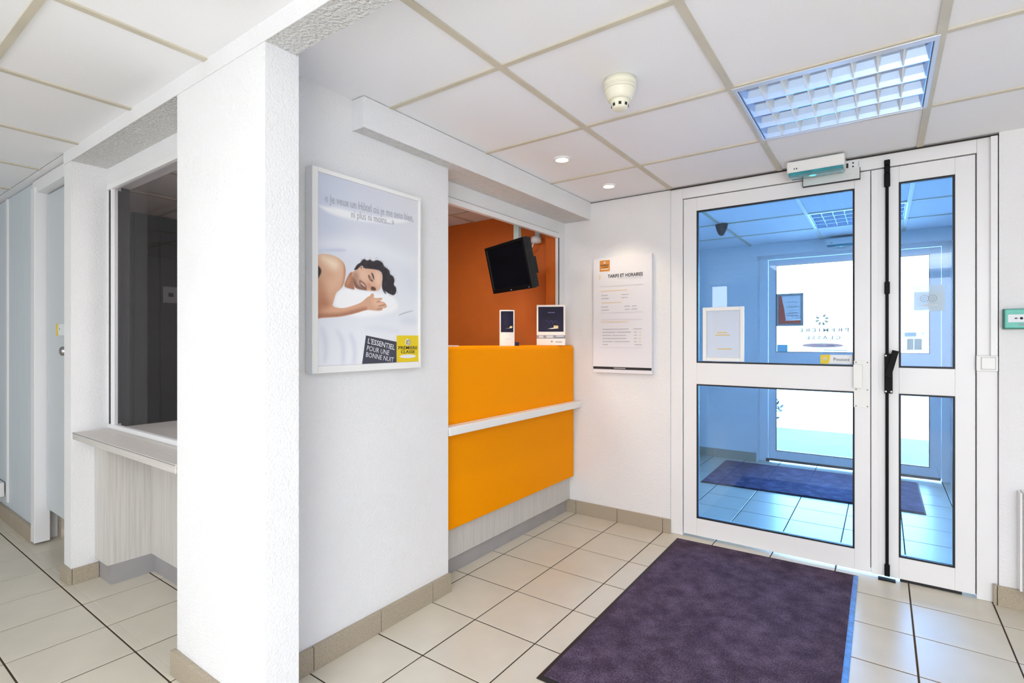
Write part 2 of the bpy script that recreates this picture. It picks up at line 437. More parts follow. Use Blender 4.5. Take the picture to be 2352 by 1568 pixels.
# reception room
struct('wall_reception_back', MB().box(-4.42, -1.895, 3.09, 3.20, 0, CH+.2), 'orange_paint')
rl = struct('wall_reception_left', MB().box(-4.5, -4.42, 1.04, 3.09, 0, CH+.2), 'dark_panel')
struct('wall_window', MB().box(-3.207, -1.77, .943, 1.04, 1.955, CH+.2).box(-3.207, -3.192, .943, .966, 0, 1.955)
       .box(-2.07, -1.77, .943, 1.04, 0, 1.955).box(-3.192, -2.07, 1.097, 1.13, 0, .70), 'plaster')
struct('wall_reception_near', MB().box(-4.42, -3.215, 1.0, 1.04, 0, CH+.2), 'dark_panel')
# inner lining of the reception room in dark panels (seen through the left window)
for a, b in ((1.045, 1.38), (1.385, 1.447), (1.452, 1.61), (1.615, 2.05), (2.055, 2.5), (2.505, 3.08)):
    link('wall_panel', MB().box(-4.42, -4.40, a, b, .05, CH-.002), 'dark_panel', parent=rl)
struct('gap_shade', MB().box(-1.06, .424, 3.09, 3.1055, CH-.0035, CH+.001), 'shadow_gap')  # dark strip standing in for the shade in the gap under the ceiling
struct('gap_shade', MB().box(-1.604, -1.06, 3.094, 3.1, CH-.0015, CH+.001), 'shadow_gap')  # thinner dark strip for the same gap shade above the price board
# skirting tiles
def skirting(name, segs, z=.085):
    r = root(name, Vector(segs[0][:3:2])[:1] and (segs[0][0], segs[0][2], 0))
    for s in segs: link('skirting_tile', MB().box(*s, 0.0, z, bev=.002), 'skirting', parent=r)
    return r
skirting('baseboard_left', [(-1.67, -1.652, a+.0015, b-.0015) for a, b in ((.905, 1.081), (1.081, 1.382), (1.382, 1.673), (1.673, 1.795))])
skirting('baseboard_front', [(a+.0015, b-.0015, 3.088, 3.10) for a, b in ((-1.785, -1.708), (-1.708, -1.406), (-1.406, -1.105), (-1.105, -1.055))])
skirting('baseboard_front', [(.404, .4155, 3.079, 3.10)] + [(a+.0015, b-.0015, 3.078, 3.09) for a, b in ((.417, .715), (.715, 1.017), (1.017, 1.319), (1.319, 1.62))], .088)
skirting('baseboard_pier', [(a+.0015, b-.0015, .782, .80) for a, b in ((-2.055, -1.91), (-1.91, -1.61), (-1.61, -1.462))])
skirting('baseboard_pier', [(-3.31, -3.19, .783, .80), (-3.207, -3.190, .8015, .905)], .072)
skirting('baseboard_corridor', [(-6.0+.3*k+.0015, min(-5.7+.3*k, -4.04)-.0015, .826, .846) for k in range(7)], .09)
skirting('baseboard_vestibule', [(a+.0015, b-.0015, 5.388, 5.40) for a, b in ((-1.75, -1.406), (-1.406, -1.105), (-1.105, -1.0))])

# ------------------------------------------------------------------ corridor wall, toilet door
cw = struct('wall_corridor', MB().box(-6.6, -4.06, .862, .95, 0, CH+.2), 'plaster')
for a, b in ((-6.58, -5.62), (-5.60, -4.685), (-4.645, -4.07)):
    link('wall_panel', MB().box(a, b, .846, .862, .0, CH), 'corridor_panel', parent=cw)
link('cover_strip', MB().box(-4.685, -4.645, .838, .862, .12, CH, bev=.003), 'white_pvc', parent=cw)
link('cover_strip', MB().box(-4.085, -4.045, .843, .866, .09, CH, bev=.003), 'white_pvc', parent=cw)
d2 = root('door_2', (-3.66, .88, 0))
link('door_frame', MB().box(-4.045, -3.972, .828, .897, 0.012, CH-.04, bev=.003).box(-3.40, -3.31, .86, .95, 0, CH-.04).box(-4.045, -3.31, .836, .95, 2.02, CH, bev=.003), 'white_pvc', parent=d2)
leaf2 = link('door_leaf', MB().box(-3.962, -3.405, .882, .922, .20, 2.012, bev=.002), 'door_laminate', parent=d2)
kb = MB().lathe([(0, .05), (.017, .05), (.0235, .044), (.0245, .012), (.028, .008), (.028, -.003)], (-3.50, .879, 1.117), 24, 0, 'Y')
link('door_knob', kb, 'chrome', parent=leaf2, label='round chrome door knob')
struct('wall_closet', MB().box(-4.06, -3.98, .95, .998, 0, CH).box(-4.0, -3.31, .985, .998, 0, CH), 'rust_wood')
t = thing('door_sign', (-3.66, .8795, 1.205), 'small white door sign with yellow edge on the grey corridor door', 'sign')
link('plate', MB().box(-3.772, -3.62, .8785, .8815, 1.20, 1.262), 'sticker_white', parent=t)
link('yellow_strip', MB().box(-3.774, -3.742, .8775, .8788, 1.198, 1.265), 'logo_yellow', parent=t)
link('emblem', MB().lathe([(.006, 0), (.006, .0006), (0, .0006)], (-3.715, .8785, 1.236), 12, 0, 'Y'), 'ink_grey', parent=t)
t = thing('kick_plate', (-3.60, .95, 0), 'dark grey panel standing in the gap under the corridor door', 'panel')
link('panel', MB().box(-3.80, -3.42, .955, .97, 0.0, .40, bev=.002), 'dark_grey', parent=t)
link('edge_strip', MB().box(-3.815, -3.80, .952, .972, 0.0, .40), 'black_plastic', parent=t)
# electric heater and cable trunking at the far left
t = thing('wall_heater', (-5.6, .80, .33), 'grey green electric heater on the corridor wall at the far left edge', 'heater')
link('casing', MB().box(-6.3, -5.02, .765, .83, .28, .66, bev=.006), 'heater_grey', parent=t)
link('vent_grille', MB().box(-6.3, -5.015, .775, .836, .66, .70, bev=.003), 'heater_grey', parent=t)
link('wall_bracket', MB().box(-6.2, -4.98, .83, .846, .30, .62), 'dark_grey', parent=t)
t = thing('trunking_box', (-4.88, .83, .16), 'white cable trunking box low on the corridor wall below the heater', 'trunking')
link('casing', MB().box(-6.2, -4.70, .80, .836, .155, .245, bev=.004), 'white_plastic', parent=t)
link('cable', MB().tube([(-4.93, .825, .245), (-4.92, .82, .33), (-4.95, .82, .42), (-4.96, .83, .5)], .006), 'white_plastic', parent=t)

# ------------------------------------------------------------------ left reception window with its shelf and cabinet
w1 = root('window_1', (-2.63, .95, .73))
link('frame', MB().box(-3.192, -2.07, .936, .965, 1.925, 1.952, bev=.002).box(-3.192, -2.07, .938, .962, .735, .755, bev=.002)
     .box(-3.152, -3.138, .94, .965, .755, 1.925), 'white_pvc', parent=w1)
link('seal', MB().box(-3.192, -3.153, .945, .985, .755, 1.925).box(-3.192, -2.07, .9425, .9435, 1.953, 1.956), 'gasket', parent=w1)
link('glass_pane', MB().box(-3.138, -2.07, .952, .958, .755, 1.925), 'smoked_glass', parent=w1)
t = thing('window_counter', (-2.62, .95, 0), 'pale wood counter shelf with cabinet under the dark left window', 'counter')
link('shelf_top', MB().box(-3.165, -2.045, .795, 1.0, .702, .735, bev=.002).box(-3.18, -2.08, 1.0, 1.75, .702, .733), 'worktop', parent=t)
link('edge_joint', MB().box(-3.165, -2.045, .7938, .796, .7305, .7325), 'joint_grey', parent=t)
link('side_panel', MB().box(-3.205, -3.05, .892, 1.0, .095, .702, bev=.0015), 'light_wood', parent=t)
link('side_panel', MB().box(-3.0495, -3.037, .893, 1.086, .095, .702), 'light_wood', parent=t)
link('back_panel', MB().box(-3.036, -2.07, 1.073, 1.09, .095, .702), 'light_wood', parent=t)
link('kick_board', MB().box(-3.188, -3.036, .906, .92, 0, .095).box(-3.05, -3.036, .92, 1.09, 0, .095).box(-3.036, -2.07, 1.085, 1.095, 0, .095), 'alu_kick', parent=t)
t = thing('wall_notice', (-4.398, 1.68, 1.44), 'small pale paper notice on the dark panel wall behind the left window', 'notice')
link('paper_sheet', MB().box(-4.40, -4.398, 1.63, 1.73, 1.455, 1.575), 'ink_grey', parent=t)
link('emblem', MB().box(-4.398, -4.3972, 1.665, 1.70, 1.50, 1.53), 'ink', parent=t)

# ------------------------------------------------------------------ reception counter
t = thing('reception_counter', (-1.80, 2.44, 0), 'orange reception counter with white bumper rail and pale wood base', 'counter')
prof = []
xf, zt, r = -1.72, 1.141, .022
prof += [(xf, .252), (xf, zt-r)] + [(xf-r+r*math.cos(a), zt-r+r*math.sin(a)) for a in (PI/8, PI/4, 3*PI/8, PI/2)] + [(-2.06, zt), (-2.06, zt-.03), (-1.775, zt-.03), (xf-.028, zt-.05), (xf-.028, .252)]
link('orange_front', MB().prism([(x, 0, z) for x, z in prof], (0, 1.286, 0), (0, 1.793, 0), bev=.0025), 'orange_laminate', parent=t)
link('bumper_rail', MB().box(-1.72, -1.664, 1.795, 3.085, .722, .764, bev=.005), 'white_plastic', parent=t)
link('base_panel', MB().box(-1.798, -1.762, 1.793, 3.098, .088, 1.10), 'light_wood', parent=t)
link('kick_board', MB().box(-1.798, -1.783, 1.793, 3.098, 0, .088), 'alu_kick', parent=t)
w2 = root('window_2', (-1.81, 2.4, 1.14))
link('frame', MB().box(-1.82, -1.792, 1.79, 3.012, 1.866, 1.897, bev=.002).box(-1.815, -1.797, 2.998, 3.006, 1.12, 1.866), 'white_pvc', parent=w2)
link('seal', MB().box(-1.81, -1.796, 3.006, 3.0175, 1.12, 1.868).box(-1.805, -1.7985, 1.79, 3.016, 1.8975, 1.9005), 'gasket', parent=w2)
link('reveal', MB().box(-1.895, -1.82, 3.0055, 3.018, 1.02, 1.90), 'orange_paint', parent=w2)

# ------------------------------------------------------------------ inner entrance door (door_1)
d1 = root('door_1', (-.32, 3.13, 0))
def leaf_mesh(x0, x1, z0, z1, gx0, gx1, panes, y0, y1):
    mb = MB()
    mb.box(x0, gx0, y0, y1, z0, z1, bev=.002); mb.box(gx1, x1, y0, y1, z0, z1, bev=.002)
    zz = [z0] + [v for p_ in panes for v in p_] + [z1]
    for k in range(0, len(zz), 2): mb.box(gx0, gx1, y0, y1, zz[k], zz[k+1], bev=.002)
    return mb
FY = 3.11
link('door_frame', MB().box(-1.06, -.988, FY-.004, 3.17, 0, CH, bev=.003).box(.351, .422, FY-.004, 3.17, 0, CH, bev=.003).box(-.988, .351, FY-.004, 3.17, 2.025, CH, bev=.003), 'white_pvc', parent=d1)
link('rebate_strip', MB().box(-.988, .351, 3.135, 3.17, 2.02, 2.03).box(-.99, -.984, 3.135, 3.17, .012, 2.03).box(.347, .353, 3.135, 3.17, .012, 2.03), 'joint_grey', parent=d1)
panesA = ((.119, .913), (1.041, 1.941))
def door_leaf(x0, x1, gx0, gx1, nm, pn):
    lf = link(nm, leaf_mesh(x0, x1, .014, 2.02, gx0, gx1, panesA, FY+.003, 3.165), 'white_pvc', parent=d1)
    for z0, z1 in panesA:
        g = MB().ring_y(gx0-.001, gx1+.001, z0-.001, z1+.001, .0085, FY+.0015, FY+.02)
        link('gasket', g, 'gasket', parent=lf)
        link('glass_pane', MB().box(gx0, gx1, FY+.02, FY+.026, z0, z1), 'door_glass', parent=lf)
    return lf
la = door_leaf(-.984, -.0495, -.905, -.117, 'door_leaf', 0)
lb = door_leaf(-.0465, .347, .066, .275, 'fixed_leaf', 0)
link('astragal', MB().box(-.075, -.03, 3.1655, 3.175, .02, 2.015), 'white_pvc', parent=lb)
link('edge_profile', MB().box(-.0045, -.003, FY+.0015, FY+.004, .014, 2.02).box(-.0455, -.016, FY-.001, FY+.004, .014, 2.0, bev=.001), 'white_pvc', parent=lb)
# lock plates and pull cover on the moving leaf
link('lock_plate', MB().box(-.119, -.053, FY-.0005, FY+.004, .835, 1.07, bev=.001), 'white_plastic', parent=la)
link('lock_case', MB().box(-.121, -.083, FY-.022, FY+.003, .933, 1.052, bev=.003), 'white_plastic', parent=la)
sc = MB()
for x in (-.110, -.062):
    for z in (.842, .925, 1.062): sc.lathe([(.003, 0), (.003, .0012), (0, .0015)], (x, FY-.0005, z), 10, 0, 'Y')
link('screw_head', kind='stuff', mb=sc, mats='joint_grey', parent=la)
# black bolt rod with its lever
rod = MB().box(.0115, .025, FY-.012, FY+.002, .03, 2.05, bev=.003)
for z0, z1, w in ((1.995, 2.028, .024), (2.03, 2.056, .024), (1.925, 1.992, .025), (1.40, 1.46, .022), (.02, .075, .022)):
    rod.box(.0185-w/2, .0185+w/2, FY-.02, FY+.002, z0, z1, bev=.004)
rodo = link('bolt_rod', rod, 'black_metal', parent=lb, label='black bolt rod running the full height')
link('bolt_lever', MB().box(.0075, .0405, FY-.03, FY+.002, .915, 1.108, bev=.003), 'black_metal', parent=lb)
lv = MB(); lv.box(-.0135, .0135, -.045, -.028, -.01, .125, bev=.003)
b2 = lv.bm; bmesh.ops.transform(b2, matrix=Matrix.Translation((.022, FY, 1.002)) @ Matrix.Rotation(.24, 4, 'Y'), verts=b2.verts)
link('bolt_lever', lv, 'black_metal', parent=lb)
sc = MB()
for x, z in ((.013, 1.099), (.013, .924), (.035, .924)): sc.lathe([(.0045, 0), (.004, .002), (0, .0025)], (x, FY-.03, z), 12, 0, 'Y')
link('screw_head', kind='stuff', mb=sc, mats= 'white_plastic', parent=lb)
link('floor_socket', MB().box(-.018, .052, FY-.03, FY+.006, .0, .005, bev=.001), 'black_metal', parent=lb)
link('draught_brush', MB().box(.07, .30, FY+.006, FY+.02, .001, .016), 'rubber', parent=lb)
# door closer arm plate and presence sensor above the door
t = thing('door_closer', (-.22, FY-.01, 1.98), 'flat silver door closer rail above the entrance door, under the sensor', 'door closer')
link('rail_plate', MB().box(-.344, -.094, FY-.022, FY+.002, 1.985, 2.038, bev=.001), 'brushed_alu', parent=t)
link('edge_line', MB().box(-.3455, -.0925, FY-.019, FY+.0025, 1.9825, 1.9855).box(-.3465, -.3435, FY-.021, FY+.0025, 1.983, 2.04).box(-.0945, -.0915, FY-.021, FY+.0025, 1.983, 2.04), 'ink', parent=t)
link('mount_plate', MB().box(-.344, -.094, FY-.014, FY-.004, 2.036, 2.084, bev=.001), 'white_pvc', parent=t)
hl = MB().box(-.151, -.142, FY-.0155, FY-.0135, 2.046, 2.07, bev=.0007)
for z in (2.05, 2.068): hl.lathe([(.004, 0), (.004, .001), (0, .001)], (-.122, FY-.014, z), 12, 0, 'Y')
for k in range(4): hl.box(-.1, -.0975, FY-.0147, FY-.0138, 2.048+k*.007, 2.051+k*.007)
link('slot', hl, 'ink', parent=t)
def sensor(x0, z0, yb, dp, label, gr='door sensors'):
    s_ = thing('door_sensor', (x0+.13, yb, z0), label, 'sensor', gr)
    pr = [(0, yb, z0+.022), (0, yb, z0+.075), (0, yb-dp*.9, z0+.075), (0, yb-dp, z0+.068), (0, yb-dp-.002, z0+.015)]
    link('body', MB().prism(pr, (.25, 0, 0), (x0, 0, 0), bev=.003), 'white_plastic', parent=s_)
    pr = [(0, yb, z0+.012), (0, yb, z0+.022), (0, yb-dp, z0+.0145), (0, yb-dp+.006, z0+.002), (0, yb-dp*.7, z0)]
    link('lens', MB().prism(pr, (.238, 0, 0), (x0+.006, 0, 0), bev=.002), 'teal_lens', parent=s_)
    link('eye', MB().lathe([(.02, .001), (.016, -.004), (0, -.007)], (x0+.11, yb-dp*.6, z0+.004), 20), 'sensor_eye', parent=s_)
    sl = MB().box(x0+.032, x0+.036, yb-dp-.003, yb-dp+.001, z0+.028, z0+.035).box(x0+.042, x0+.047, yb-dp-.003, yb-dp+.001, z0+.028, z0+.035)
    link('indicator', sl, 'ink', parent=s_)
    return s_
sensor(-.402, 2.012, FY-.0225, .138, 'white presence sensor with teal lens above the near entrance door')

# ------------------------------------------------------------------ vestibule beyond the door
struct('wall_vestibule_left', MB().box(-1.85, -1.75, 3.2, 5.5, 0, CH+.2), 'plaster')
struct('wall_vestibule_right', MB().box(.62, .72, 3.2, 5.6, 0, CH+.2), 'plaster')
struct('wall_vestibule_far', MB().box(-1.85, -.995, 5.40, 5.6, 0, CH+.2).box(-.995, .62, 5.40, 5.6, 1.985, CH+.2).box(.46, .62, 5.40, 5.6, 0, 1.985), 'plaster')
d3 = root('door_3', (-.26, 5.54, 0))
OY = 5.50
link('door_frame', MB().box(-.988, -.915, OY-.01, 5.57, 0, 1.985, bev=.003).box(.402, .455, OY-.01, 5.57, 0, 1.985, bev=.003).box(-.915, .402, OY-.01, 5.57, 1.955, 1.985, bev=.002), 'white_pvc', parent=d3)
panesB = ((.108, .925), (1.061, 1.893))
lo = link('door_leaf', leaf_mesh(-.910, .399, .02, 1.95, -.845, .324, panesB, OY, OY+.05), 'white_pvc', parent=d3)
for z0, z1 in panesB:
    link('gasket', MB().ring_y(-.846, .325, z0-.001, z1+.001, .006, OY-.0015, OY+.015), 'gasket', parent=lo)
    link('glass_pane', MB().box(-.845, .324, OY+.02, OY+.026, z0, z1), 'clear_glass', parent=lo)
link('bottom_seal', MB().box(-.90, .395, OY-.006, OY+.0, .008, .03), 'rubber', parent=lo)
link('hinge', MB().box(-.93, -.90, OY-.02, OY, .0, .03), 'black_plastic', parent=lo)
sensor(-.41, 2.0, 5.398, .10, 'white presence sensor above the outer glass door in the vestibule')
# decals on the outer door: read from behind, so mirrored
t = thing('door_decal', (-.45, OY+.019, 1.08), 'mirrored grey hotel lettering decal on the outer door glass', 'decal')
NX = (-1, 0, 0)
text(t, 'lettering', 'P R E M I E R E', (-.249, OY+.0185, 1.252), NX, (0, 0, 1), .397, .034, 'decal_letter', .03)
text(t, 'lettering', 'C L A S S E', (-.312, OY+.0185, 1.182), NX, (0, 0, 1), .276, .034, 'decal_letter', .03)
pm = MB()
for k in range(8):
    a = k*PI/4+.3
    if k in (2,): continue
    c0 = Vector((-.46+.04*math.cos(a), OY+.0185, 1.365+.04*math.sin(a)))
    e1 = Vector((math.cos(a), 0, math.sin(a))); e2 = Vector((-math.sin(a), 0, math.cos(a)))
    pm.prism([c0+e1*(.017*math.cos(q))+e2*(.011*math.sin(q)) for q in [m_*PI/5 for m_ in range(10)]], (0, -.0006, 0), (0, 0, 0))
link('petal_emblem', pm, 'decal_grey', parent=t)
ov = MB().prism([(-.457+.168*math.cos(q*PI/16), OY+.0185, 1.126+.021*math.sin(q*PI/16)) for q in range(32)], (0, -.0006, 0), (0, 0, 0))
link('oval_band', ov, 'decal_mauve', parent=t)
link('print_line', MB().box(-.50, -.45, OY+.0172, OY+.0178, 1.122, 1.13).box(-.43, -.36, OY+.0172, OY+.0178, 1.122, 1.13), 'ink_grey', parent=t, kind='stuff')
link('underline', MB().box(-.448, -.262, OY+.0175, OY+.0185, 1.078, 1.087), 'decal_grey', parent=t)
t = thing('framed_notice', (-.73, OY+.01, 1.31), 'framed notice with red print at the left edge of the outer door glass', 'notice')
link('frame', MB().ring_y(-.842, -.612, 1.31, 1.62, .022, OY+.004, OY+.0195, bev=.002), 'notice_frame', parent=t)
link('print', MB().prism([(x, OY+.015, z) for x, z in ((-.822, 1.33), (-.632, 1.33), (-.632, 1.3675), (-.761, 1.362), (-.774, 1.47), (-.799, 1.60), (-.822, 1.60))], (0, .002, 0), (0, 0, 0)), 'notice_red', parent=t)
link('paper_sheet', MB().prism([(-.80, OY+.0125, 1.60), (-.632, OY+.0125, 1.60), (-.632, OY+.0125, 1.368), (-.762, OY+.0125, 1.362), (-.775, OY+.0125, 1.47)], (0, .0012, 0), (0, 0, 0)), 'notice_blue', parent=t)
tl = MB()
for z, x0, x1 in ((1.535, -.745, -.67), (1.49, -.75, -.665), (1.43, -.75, -.66), (1.405, -.75, -.66)): tl.box(x0, x1, OY+.0118, OY+.0126, z, z+.006)
link('print_line', tl, 'ink_grey', parent=t, kind='stuff')
t = tag(link('blue_sticker', MB().box(-.838, -.746, OY+.0175, OY+.0195, 1.066, 1.132), 'sticker_blue'), 'small blue square sticker in the lower left corner of the outer glass', 'sticker')
t = thing('parking_sticker', (.22, OY+.018, 1.09), 'pale blue and white sticker low on the outer glass, right of the black rod', 'sticker')
link('base', MB().box(.145, .31, OY+.0178, OY+.0195, 1.08, 1.25), 'sticker_clear', parent=t)
link('blue_field', MB().box(.172, .215, OY+.0168, OY+.018, 1.093, 1.186).box(.222, .272, OY+.0168, OY+.018, 1.093, 1.186), 'sticker_sky', parent=t)
link('header', MB().box(.155, .235, OY+.0168, OY+.018, 1.205, 1.24), 'sticker_green', parent=t)
text(t, 'lettering', 'P', (.285, OY+.0168, 1.212), NX, (0, 0, 1), .014, .028, 'ink_grey')
# ceiling sensor dome, mat, outdoors
t = thing('dome_sensor', (-1.045, 4.265, CH-.088), 'black dome sensor hanging from the vestibule ceiling grid', 'sensor')
link('dome', MB().lathe([(0, -.088), (.012, -.086), (.024, -.076), (.036, -.052), (.044, -.025), (.047, -.006)], (-1.045, 4.265, CH), 28), 'black_plastic', parent=t)
link('base', MB().lathe([(0, -.008), (.05, -.008), (.05, 0), (0, 0)], (-1.045, 4.265, CH), 28), 'black_plastic', parent=t)
def mat_thing(name, pts, label, pile, edge, bw=.03, lip=None):
    r_ = thing(name, (sum(p[0] for p in pts)/4, sum(p[1] for p in pts)/4, 0), label, 'mat')
    cx_, cy_ = r_.location.x, r_.location.y
    ins = []
    P_ = [Vector((x, y)) for x, y in pts]; n = 4
    for i in range(4):
        a, b, c = P_[i-1], P_[i], P_[(i+1) % 4]
        d1_ = (b-a).normalized(); d2_ = (c-b).normalized()
        n1 = Vector((-d1_.y, d1_.x)); n2 = Vector((-d2_.y, d2_.x))
        ins.append(b + (n1+n2)*bw)
    bm = bmesh.new()
    o0 = [bm.verts.new((p.x, p.y, .0005)) for p in P_]; o1 = [bm.verts.new((p.x, p.y, .0035)) for p in P_]; i1 = [bm.verts.new((p.x, p.y, .006)) for p in ins]
    for a, b in ((o0, o1), (o1, i1)):
        for k in range(4):
            f = bm.faces.new((a[k], a[(k+1) % 4], b[(k+1) % 4], b[k]))
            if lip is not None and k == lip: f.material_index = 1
    bm.faces.new(i1); bm.faces.new(o0[::-1])
    link('border', bm, [edge, 'lip_reflection'], parent=r_)
    pm_ = MB().prism([(p.x, p.y, .006) for p in ins], (0, 0, .005), (0, 0, 0))
    link('pile', pm_, pile, parent=r_)
    return r_
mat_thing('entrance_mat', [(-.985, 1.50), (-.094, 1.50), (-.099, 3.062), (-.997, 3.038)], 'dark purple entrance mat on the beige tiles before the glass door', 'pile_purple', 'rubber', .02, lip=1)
mat_thing('vestibule_mat', [(-1.235, 4.355), (.242, 4.405), (.24, 5.325), (-1.255, 5.27)], 'blue violet doormat on the vestibule floor behind the glass door', 'pile_blue', 'rubber', .012)
og = struct('ground', MB().box(-9, 9, 5.62, 30, -.06, -.012), 'pavement')
link('asphalt_strip', MB().box(-1.25, 4, 5.75, 7.75, -.012, -.008), 'asphalt', parent=og)
link('kerb_stone', MB().prism([(-1.42, 5.75, -.012), (-1.25, 5.75, -.012), (-1.25, 7.75, -.012), (-1.42, 7.75, -.012)], (0, 0, .05), (0, 0, 0)), 'kerb', parent=og)
sh = thing('garden_shrub', (-1.36, 8.2, 0), 'dark leafy shrub outdoors beyond the left edge of outer door', 'shrub')
st = MB(); lfm = MB()
for k in range(9):
    a = random.uniform(0, 6.28); rr = random.uniform(.03, .16); h = random.uniform(.14, .32)
    tip = Vector((-1.36+rr*math.cos(a), 8.2+rr*math.sin(a), h)); st.tube([(-1.36+rr*.2*math.cos(a), 8.2+rr*.2*math.sin(a), -.012), ((-1.36+tip.x)/2, (8.2+tip.y)/2, h*.55), tip], .008, 6)
    for q in range(26):
        c0 = Vector((-1.36, 8.2, .03)).lerp(tip, random.uniform(.3, 1.05)) + Vector([random.uniform(-.1, .1) for _ in range(3)])
        M = Matrix.Translation(c0) @ Euler([random.uniform(0, 6.28) for _ in range(3)]).to_matrix().to_4x4()
        pts = [M @ Vector(v) for v in ((-.04, 0, 0), (-.01, .018, .004), (.025, .014, .002), (.05, 0, -.004), (.025, -.014, .002), (-.01, -.018, .004))]
        lfm.prism(pts, M.to_3x3() @ Vector((0, 0, .001)), (0, 0, 0))
link('stem', st, 'bark', parent=sh); fo = link('foliage', lfm, 'leaf', parent=sh, kind='stuff')

# ------------------------------------------------------------------ things on the inner door glass
GYF = FY+.0195
t = thing('certificate_frame', (-.757, GYF, 1.049), 'white snap frame with clear sheet on lower left of the door glass', 'frame')
link('frame', MB().ring_y(-.872, -.643, 1.051, 1.366, .021, GYF-.014, GYF, bev=.003), 'white_plastic', parent=t)
link('sheet', MB().box(-.851, -.664, GYF-.006, GYF-.004, 1.072, 1.345), 'sheet_film', parent=t)
pl = MB()
for z, a, b in ((1.20, -.80, -.72), (1.215, -.79, -.735), (1.12, -.79, -.71)): pl.box(a, b, GYF-.0072, GYF-.0062, z, z+.006)
link('print_line', pl, 'gold_ink', parent=t, kind='stuff')
t = thing('push_sticker', (-.19, GYF, 1.05), 'white and yellow push sticker at lower right of the door glass', 'sticker')
link('base', MB().box(-.235, -.118, GYF-.0016, GYF, 1.051, 1.098), 'sticker_white', parent=t)
link('yellow_tab', MB().prism([(-.268, GYF-.0018, 1.0965), (-.223, GYF-.0018, 1.0985), (-.226, GYF-.0018, 1.066), (-.233, GYF-.0018, 1.05), (-.268, GYF-.0018, 1.05)], (0, .0017, 0), (0, 0, 0)), 'logo_yellow', parent=t)
text(t, 'lettering', 'Poussez', (-.208, GYF-.0018, 1.067), (1, 0, 0), (0, 0, 1), .07, .016, 'ink')
fm = MB()
for k in range(7):
    a = k*2*PI/7; fm.lathe([(.0035, 0), (.0035, .0006), (0, .0006)], (-.247+.006*math.cos(a), GYF-.002, 1.076+.006*math.sin(a)), 8, 0, 'Y')
link('petal_emblem', fm, 'paper_warm', parent=t)
t = thing('review_sticker', (.18, GYF, 1.31), 'pale green square sticker with round owl eyes on the narrow side pane', 'sticker')
link('base', MB().box(.119, .2415, GYF-.0012, GYF, 1.312, 1.436), 'sticker_owl', parent=t)
link('panel', MB().box(.125, .236, GYF-.0018, GYF-.001, 1.318, 1.405), 'sticker_owl', parent=t)
def ringp(cx_, cz_, r0, r1, y, seg=24):
    mb = MB(); b2 = bmesh.new()
    A = [b2.verts.new((cx_+r0*math.cos(2*PI*k/seg), y, cz_+r0*math.sin(2*PI*k/seg))) for k in range(seg)]
    B = [b2.verts.new((cx_+r1*math.cos(2*PI*k/seg), y, cz_+r1*math.sin(2*PI*k/seg))) for k in range(seg)]
    for k in range(seg): b2.faces.new((A[k], A[(k+1) % seg], B[(k+1) % seg], B[k]))
    bmesh.ops.recalc_face_normals(b2, faces=b2.faces)
    mb.add(b2); return mb
for cx_ in (.164, .195):
    e = ringp(cx_, 1.373, .0145, .0165, GYF-.0022); e.add(ringp(cx_, 1.373, .006, .0075, GYF-.0022).bm)
    link('owl_eye', e, 'ink_grey', parent=t)
link('beak', MB().prism([(.1765, GYF-.0022, 1.366), (.1825, GYF-.0022, 1.366), (.1795, GYF-.0022, 1.359)], (0, .0003, 0), (0, 0, 0)), 'ink_pale', parent=t)
link('print_line', MB().box(.15, .215, GYF-.0024, GYF-.0018, 1.338, 1.343), 'ink_pale', parent=t, kind='stuff')

# ------------------------------------------------------------------ right end: call point, switch, trunking, convector
t = thing('call_point', (.485, 3.075, 1.224), 'green break-glass exit box on the wall right of the door', 'call point')
link('back_box', MB().box(.434, .545, 3.062, 3.09, 1.222, 1.310, bev=.002), 'dark_green', parent=t)
link('cover', MB().box(.437, .543, 3.052, 3.064, 1.226, 1.308, bev=.004), 'green_plastic', parent=t)
link('window', MB().box(.447, .533, 3.0505, 3.0525, 1.251, 1.285, bev=.0008), 'window_paper', parent=t)
sy = MB().prism([(.466, 3.05, 1.268), (.474, 3.05, 1.272), (.474, 3.05, 1.264)], (0, -.0005, 0), (0, 0, 0)).prism([(.514, 3.05, 1.268), (.506, 3.05, 1.272), (.506, 3.05, 1.264)], (0, -.0005, 0), (0, 0, 0))
sy.lathe([(.0055, 0), (.0055, .0006), (0, .0006)], (.49, 3.0505, 1.268), 16, 0, 'Y').box(.474, .479, 3.0495, 3.05, 1.2665, 1.2695).box(.501, .506, 3.0495, 3.05, 1.2665, 1.2695)
link('arrow_symbol', sy, 'ink', parent=t)
link('maker_mark', MB().box(.482, .499, 3.0512, 3.0522, 1.238, 1.243), 'ink_grey', parent=t)
t = thing('wall_switch', (.385, FY-.02, 1.035), 'white square push button on the right jamb of the door frame', 'switch')
link('plate', MB().box(.348, .42, FY-.026, FY-.004, 1.036, 1.104, bev=.002), 'white_plastic', parent=t)
link('inner_frame', MB().ring_y(.362, .413, 1.042, 1.098, .0025, FY-.0285, FY-.025, bev=.0008), 'ink_pale', parent=t)
link('rocker', MB().box(.3645, .4105, FY-.030, FY-.025, 1.0445, 1.0955, bev=.0015), 'white_plastic', parent=t)
t = tag(link('cable_trunking', MB().box(.396, .4195, FY-.022, FY-.003, 1.1045, CH-.006, bev=.001), 'white_pvc'), 'thin white cable trunking running up the right door jamb', 'trunking')
t = thing('convector_heater', (.85, 3.05, .09), 'white convector heater on the wall at the right edge', 'heater')
link('casing', MB().box(.492, 1.25, 3.012, 3.09, .095, .525, bev=.006), 'white_plastic', parent=t)
link('side_rim', MB().box(.482, .491, 3.03, 3.09, .10, .52, bev=.002), 'white_pvc', parent=t)
gs = MB()
